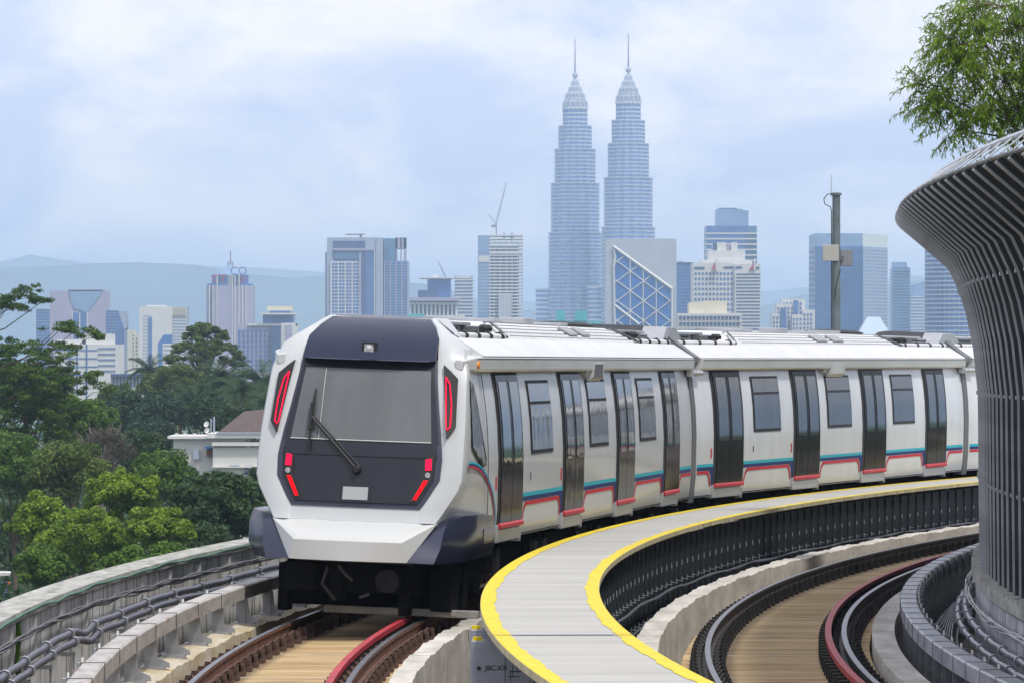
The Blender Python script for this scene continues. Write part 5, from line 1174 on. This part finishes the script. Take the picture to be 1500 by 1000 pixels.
# big feathery layered tree on the left
Y=320;k=Y/FPX; g=gz(Y); c=at(10,560,Y); rt=empty('rain_tree',(c.x-1.2,Y,g),'tall feathery tree with flat layered branches at the left edge','tree'); L0=rt.location
pads=[(20,438,34,12),(42,425,22,8),(62,442,14,6),(-10,450,30,16),(14,452,26,7),(110,487,36,8),(130,494,20,7),(85,482,22,7),(98,476,16,5),(60,512,60,15),(20,525,70,20),(88,530,22,9),(-20,510,50,20),(40,560,75,22),(-10,580,70,30),(110,560,42,14),(140,572,24,10),(20,610,80,26),(90,600,45,18),(60,640,60,24),(-10,650,60,34),(130,548,24,8),(60,545,50,14),(0,545,50,20),(70,580,50,18),(30,590,60,22)]
r_=np.random.default_rng(4); cl=[]
for px,py,a,b_ in pads:
    q=at(px,py,Y)-L0
    for j in range(max(8,int(a*b_/28))):
        e=np.array([r_.uniform(-1,1)*a*k,r_.normal()*a*.6*k,0]); e[2]=(.35*(1-(e[0]/(a*k))**2)+r_.normal()*.28)*b_*k; s=r_.uniform(4,9)*k; cl.append(((q.x+e[0],q.y+e[1],q.z+e[2]),(s*1.3,s*1.3,s*.5)))
leaf_mesh('crown',cl,42000,.20,LM['rain'],.40,.8,.2,0,31,rt)
m=MB(); q0=Vector((0,0,at(10,640,Y).z-g)); m.tube([(0,0,0),(.1,0,q0.z*.5),q0],[.5,.4,.3],9)
for px,py,a,b_ in pads:
    q=at(px-a*.2,py+b_*.3,Y)-L0; s=(at(-45,py+55,Y)-L0 if py<456 else (at(px-95,py+62,Y)-L0 if px>80 else q0+Vector((0,0,-.5)))); e=at(px+a*.8,py-b_*.2,Y)-L0
    m.tube([s,s.lerp(q,.5)+Vector((0,0,-.45)),q,e],[.06,.04,.022,.01],5)
m.build('trunk',m_bark,rt)
# round dark rain tree behind
Y=620;k=Y/FPX; g=gz(Y); c=at(302,500,Y); rt=empty('rain_tree',(c.x,Y,g),'wide umbrella shaped tree with visible dark branches, rising above the palms','tree'); L0=rt.location
cl=[];r_=np.random.default_rng(9)
for j in range(150):
    a=r_.uniform(0,6.28); q=math.sqrt(r_.random()); rr=q*56*k; z=at(0,474+q**2.2*52+abs(r_.normal())*9,Y).z-L0.z; s=5.5*k*r_.uniform(.6,1.35); cl.append(((rr*math.cos(a),rr*math.sin(a)*.9,z),(s*1.2,s*1.2,s*.6)))
leaf_mesh('crown',cl,15000,.36,LM['olive'],.5,.7,.2,0,32,rt)
m=MB(); z0=at(0,560,Y).z-L0.z; m.tube([(0,0,0),(.2,0,z0*.6),(0,0,z0)],[.6,.45,.32],8)
for c_,q in cl[:44]: t=Vector(c_); s=Vector((0,0,z0-.3)); m.tube([s,s.lerp(t,.55)+Vector((0,0,.3)),t],[.14,.08,.02],5)
m.build('trunk',m_bark,rt)
# palms
def palm(px,py,Y,L,label,seed,grp=None):
    c=at(px,py,Y); g=gz(Y); rt=empty('palm_tree',(c.x,Y,g),label,'palm tree',grp); H=c.z-g; r=np.random.default_rng(seed); V=[]
    ribs=MB()
    for i in range(34):
        a=2*math.pi*i/34+r.uniform(-.15,.15); el=r.uniform(-.1,1.25); pts=[]; d=Vector((math.cos(a)*math.cos(el),math.sin(a)*math.cos(el),math.sin(el))); p=Vector((0,0,H)); pts.append(p.copy())
        for j in range(8): p=p+d*(L/8); d=(d+Vector((0,0,-.20))).normalized(); pts.append(p.copy())
        ribs.tube(pts,[.03]*8+[.015],4)
        for j in range(1,9):
            for f in (0,.33,.66):
                q=pts[j-1].lerp(pts[j],f); t=(pts[j]-pts[j-1]).normalized(); sd_=t.cross(Vector((0,0,1))).normalized()
                for s in (1,-1):
                    e=(sd_*s*.8+t*.5+Vector((0,0,-.45))).normalized(); ll=L*.22*(1-.5*abs(j/8-.4)); w=t*L*.013
                    V+= [q-w,q+e*ll*.5-w*.8,q+e*ll,q+w]
    quads('fronds',[tuple(v) for v in V],LM['dark'],rt); ribs.build('frond_ribs',LM['dark'],rt)
    m=MB(); m.tube([(0,0,0),(.15,0,H*.5),(0,0,H)],[.28,.22,.2],8); m.build('trunk',m_barkg,rt)
pg=None
palm(330,560,520,3.6,'palm with a full dark crown under the umbrella shaped tree',1)
palm(352,578,500,3.4,'palm right of the full crowned palm, half way down to the villa',2)
palm(385,562,510,3.8,'palm whose fronds touch the train cab edge',3)
palm(285,592,500,3.2,'short palm left of the other palms',4)
palm(218,545,640,3.4,'distant pale palm beside the low colonnaded hall',6)
palm(395,600,470,3.2,'palm behind the villa roof next to the train',7)
# mid-distance masses, each a tree
mids=[(262,560,40,38,560,'olive','olive green tree under the umbrella shaped tree',14),(235,605,42,40,470,'blue','blue green tree left of the short palm',15),(190,600,36,34,520,'dark','dark distant tree below the low colonnaded hall',16),(300,610,44,34,480,'dark','dark tree below the palms',17),(350,620,44,32,460,'dark','dark tree behind the villa roof',18),
 (222,640,36,36,440,'blue','blue green tree left of the villa behind the dry tree',19),(210,665,38,46,380,'dark','dark tree between the dry tree and the villa',20),(170,585,30,26,560,'olive','small olive tree by the low colonnaded hall',22),(370,590,34,40,560,'olive','olive tree behind the palms at the train edge',23),(140,615,34,34,420,'mid','mid green tree above the dry tree',24),(320,575,40,30,600,'dark','dark tree trunk side under the umbrella crown',25),(262,712,34,36,330,'dark','dark tree below the left end of the villa',26),(225,570,26,22,600,'olive','little olive tree left of the umbrella shaped tree',27)]
for px,py,hw,hh,Y,kd,lb,sd in mids: tree(px,py,hw,hh,Y,kd,lb,4200,.42,seed=sd,shell=.4)
# ground cover under the trees
r_=np.random.default_rng(77); n=26000; v=[]
Ys=190+r_.random(n)**1.3*700; pxs=r_.uniform(-160,480,n); P0=np.stack([(pxs-750)/FPX*Ys,Ys,np.array([gz(y) for y in Ys])+r_.random(n)*2.2*(1+Ys/400)],1)
t=r_.normal(size=(n,3)); t/=np.linalg.norm(t,axis=1)[:,None]; u=r_.normal(size=(n,3)); u-=t*(u*t).sum(1)[:,None]; u/=np.linalg.norm(u,axis=1)[:,None]; L=(.5+.5*r_.random(n))[:,None]
v=np.stack([P0-t*L*.5,P0+u*L*.3,P0+t*L*.5,P0-u*L*.3],1).reshape(-1,3)
tag(quads('undergrowth',v,LM['dark']),'dark undergrowth below the trees','undergrowth',kind='stuff')
# low woodland that covers the ground between the line and the city
r_=np.random.default_rng(5); cl=[]
for j in range(900):
    Yw=300+r_.random()**1.4*1500; Xw=r_.uniform(-.22,.42)*Yw*1.2; pxw=750+FPX*Xw/Yw
    if pxw<400 and Yw<650: continue
    s=r_.uniform(3,6.5); cl.append(((Xw,Yw,gz(Yw)+r_.uniform(2,5.5)),(s*1.2,s*1.2,s*.8)))
tag(leaf_mesh('woodland',cl,60000,1.3,LM['mid'],.6,.6,.6,0,6),'low green woodland between the viaduct and the city','woodland',kind='stuff')
# tree over the noise barrier, narrow drooping leaves
Y=78;k=Y/FPX; c=at(1450,70,Y); g=-14; rt=empty('acacia_tree',(c.x+1.0,Y+.6,g),'slender leaved tree hanging over the top of the dark noise barrier','tree'); L0=rt.location
r_=np.random.default_rng(12); V=[]; tw=MB()
blobs=[(1440,60,60,42,15),(1490,40,50,50,13),(1400,95,40,34,10),(1470,120,50,34,11),(1520,110,50,60,10),(1366,150,18,14,5),(1352,125,12,10,3),(1385,160,24,18,5),(1445,165,40,24,7),(1405,190,24,14,4),(1490,160,40,30,7),(1390,60,18,18,6),(1420,25,30,16,5),(1560,60,60,80,10),(1470,10,50,16,6)]
root_pt=at(1530,260,Y+.6)-L0
for px,py,hw,hh,nt in blobs:
    ctr=at(px,py,Y)-L0; s=root_pt; tw.tube([s,s.lerp(ctr,.5)+Vector((0,0,.25)),ctr],[.03,.018,.008],5)
    for j in range(int(nt*9)):
        o=Vector((r_.normal()*hw*.5*k,r_.normal()*hw*.55*k,r_.normal()*hh*.5*k)); p=ctr+o; out=(o.normalized() if o.length>0 else Vector((0,0,1)))
        d=(out+Vector((0,0,-.15))).normalized(); pts=[p.copy()]
        for q in range(7): p=p+d*.05; d=(d+Vector((0,0,-.09))).normalized(); pts.append(p.copy())
        tw.tube(pts,[.005]*7+[.002],3,cap=False)
        if j%3==0: tw.tube([ctr,ctr.lerp(pts[0],.6)+Vector((0,0,.04)),pts[0]],[.006,.005,.004],3,cap=False)
        for q in range(len(pts)):
            for z in range(2):
                e=(Vector(r_.normal(size=3))*.6+d*.5+Vector((0,0,-.25))).normalized(); ll=r_.uniform(.065,.11); sd_=e.cross(Vector(r_.normal(size=3))).normalized()*ll*.13; b_=pts[q]; m1=b_+e*ll*.5+Vector((0,0,.012))
                V+= [b_,m1+sd_,b_+e*ll+Vector((0,0,-.015)),m1-sd_]
quads('crown',[tuple(v) for v in V],leafmat('leaf_acacia',(.06,.15,.012),(.30,.46,.035),1.2,.45),rt)
tw.tube([(0,0,0),root_pt*.5+Vector((.1,0,0)),root_pt],[.22,.16,.07],8); tw.build('trunk',m_bark,rt)
# ================================================================== HAZE
b=MB(); b.box(-9500,9500,-260,26000,-176,300); hz=b.build('haze',[]); hz.data.materials.clear()
mh=bpy.data.materials.new('haze_air'); mh.use_nodes=True; t=mh.node_tree; 
for n_ in list(t.nodes):
    if n_.type=='BSDF_PRINCIPLED': t.nodes.remove(n_)
pv=t.nodes.new('ShaderNodeVolumePrincipled'); pv.inputs['Color'].default_value=(.56,.745,1.0,1); pv.inputs['Density'].default_value=.000125; pv.inputs['Anisotropy'].default_value=0
t.links.new(pv.outputs[0],t.nodes['Material Output'].inputs['Volume']); hz.data.materials.append(mh); hz['kind']='stuff'; hz['label']='pale blue haze over the distant city'; hz.display_type='WIRE'
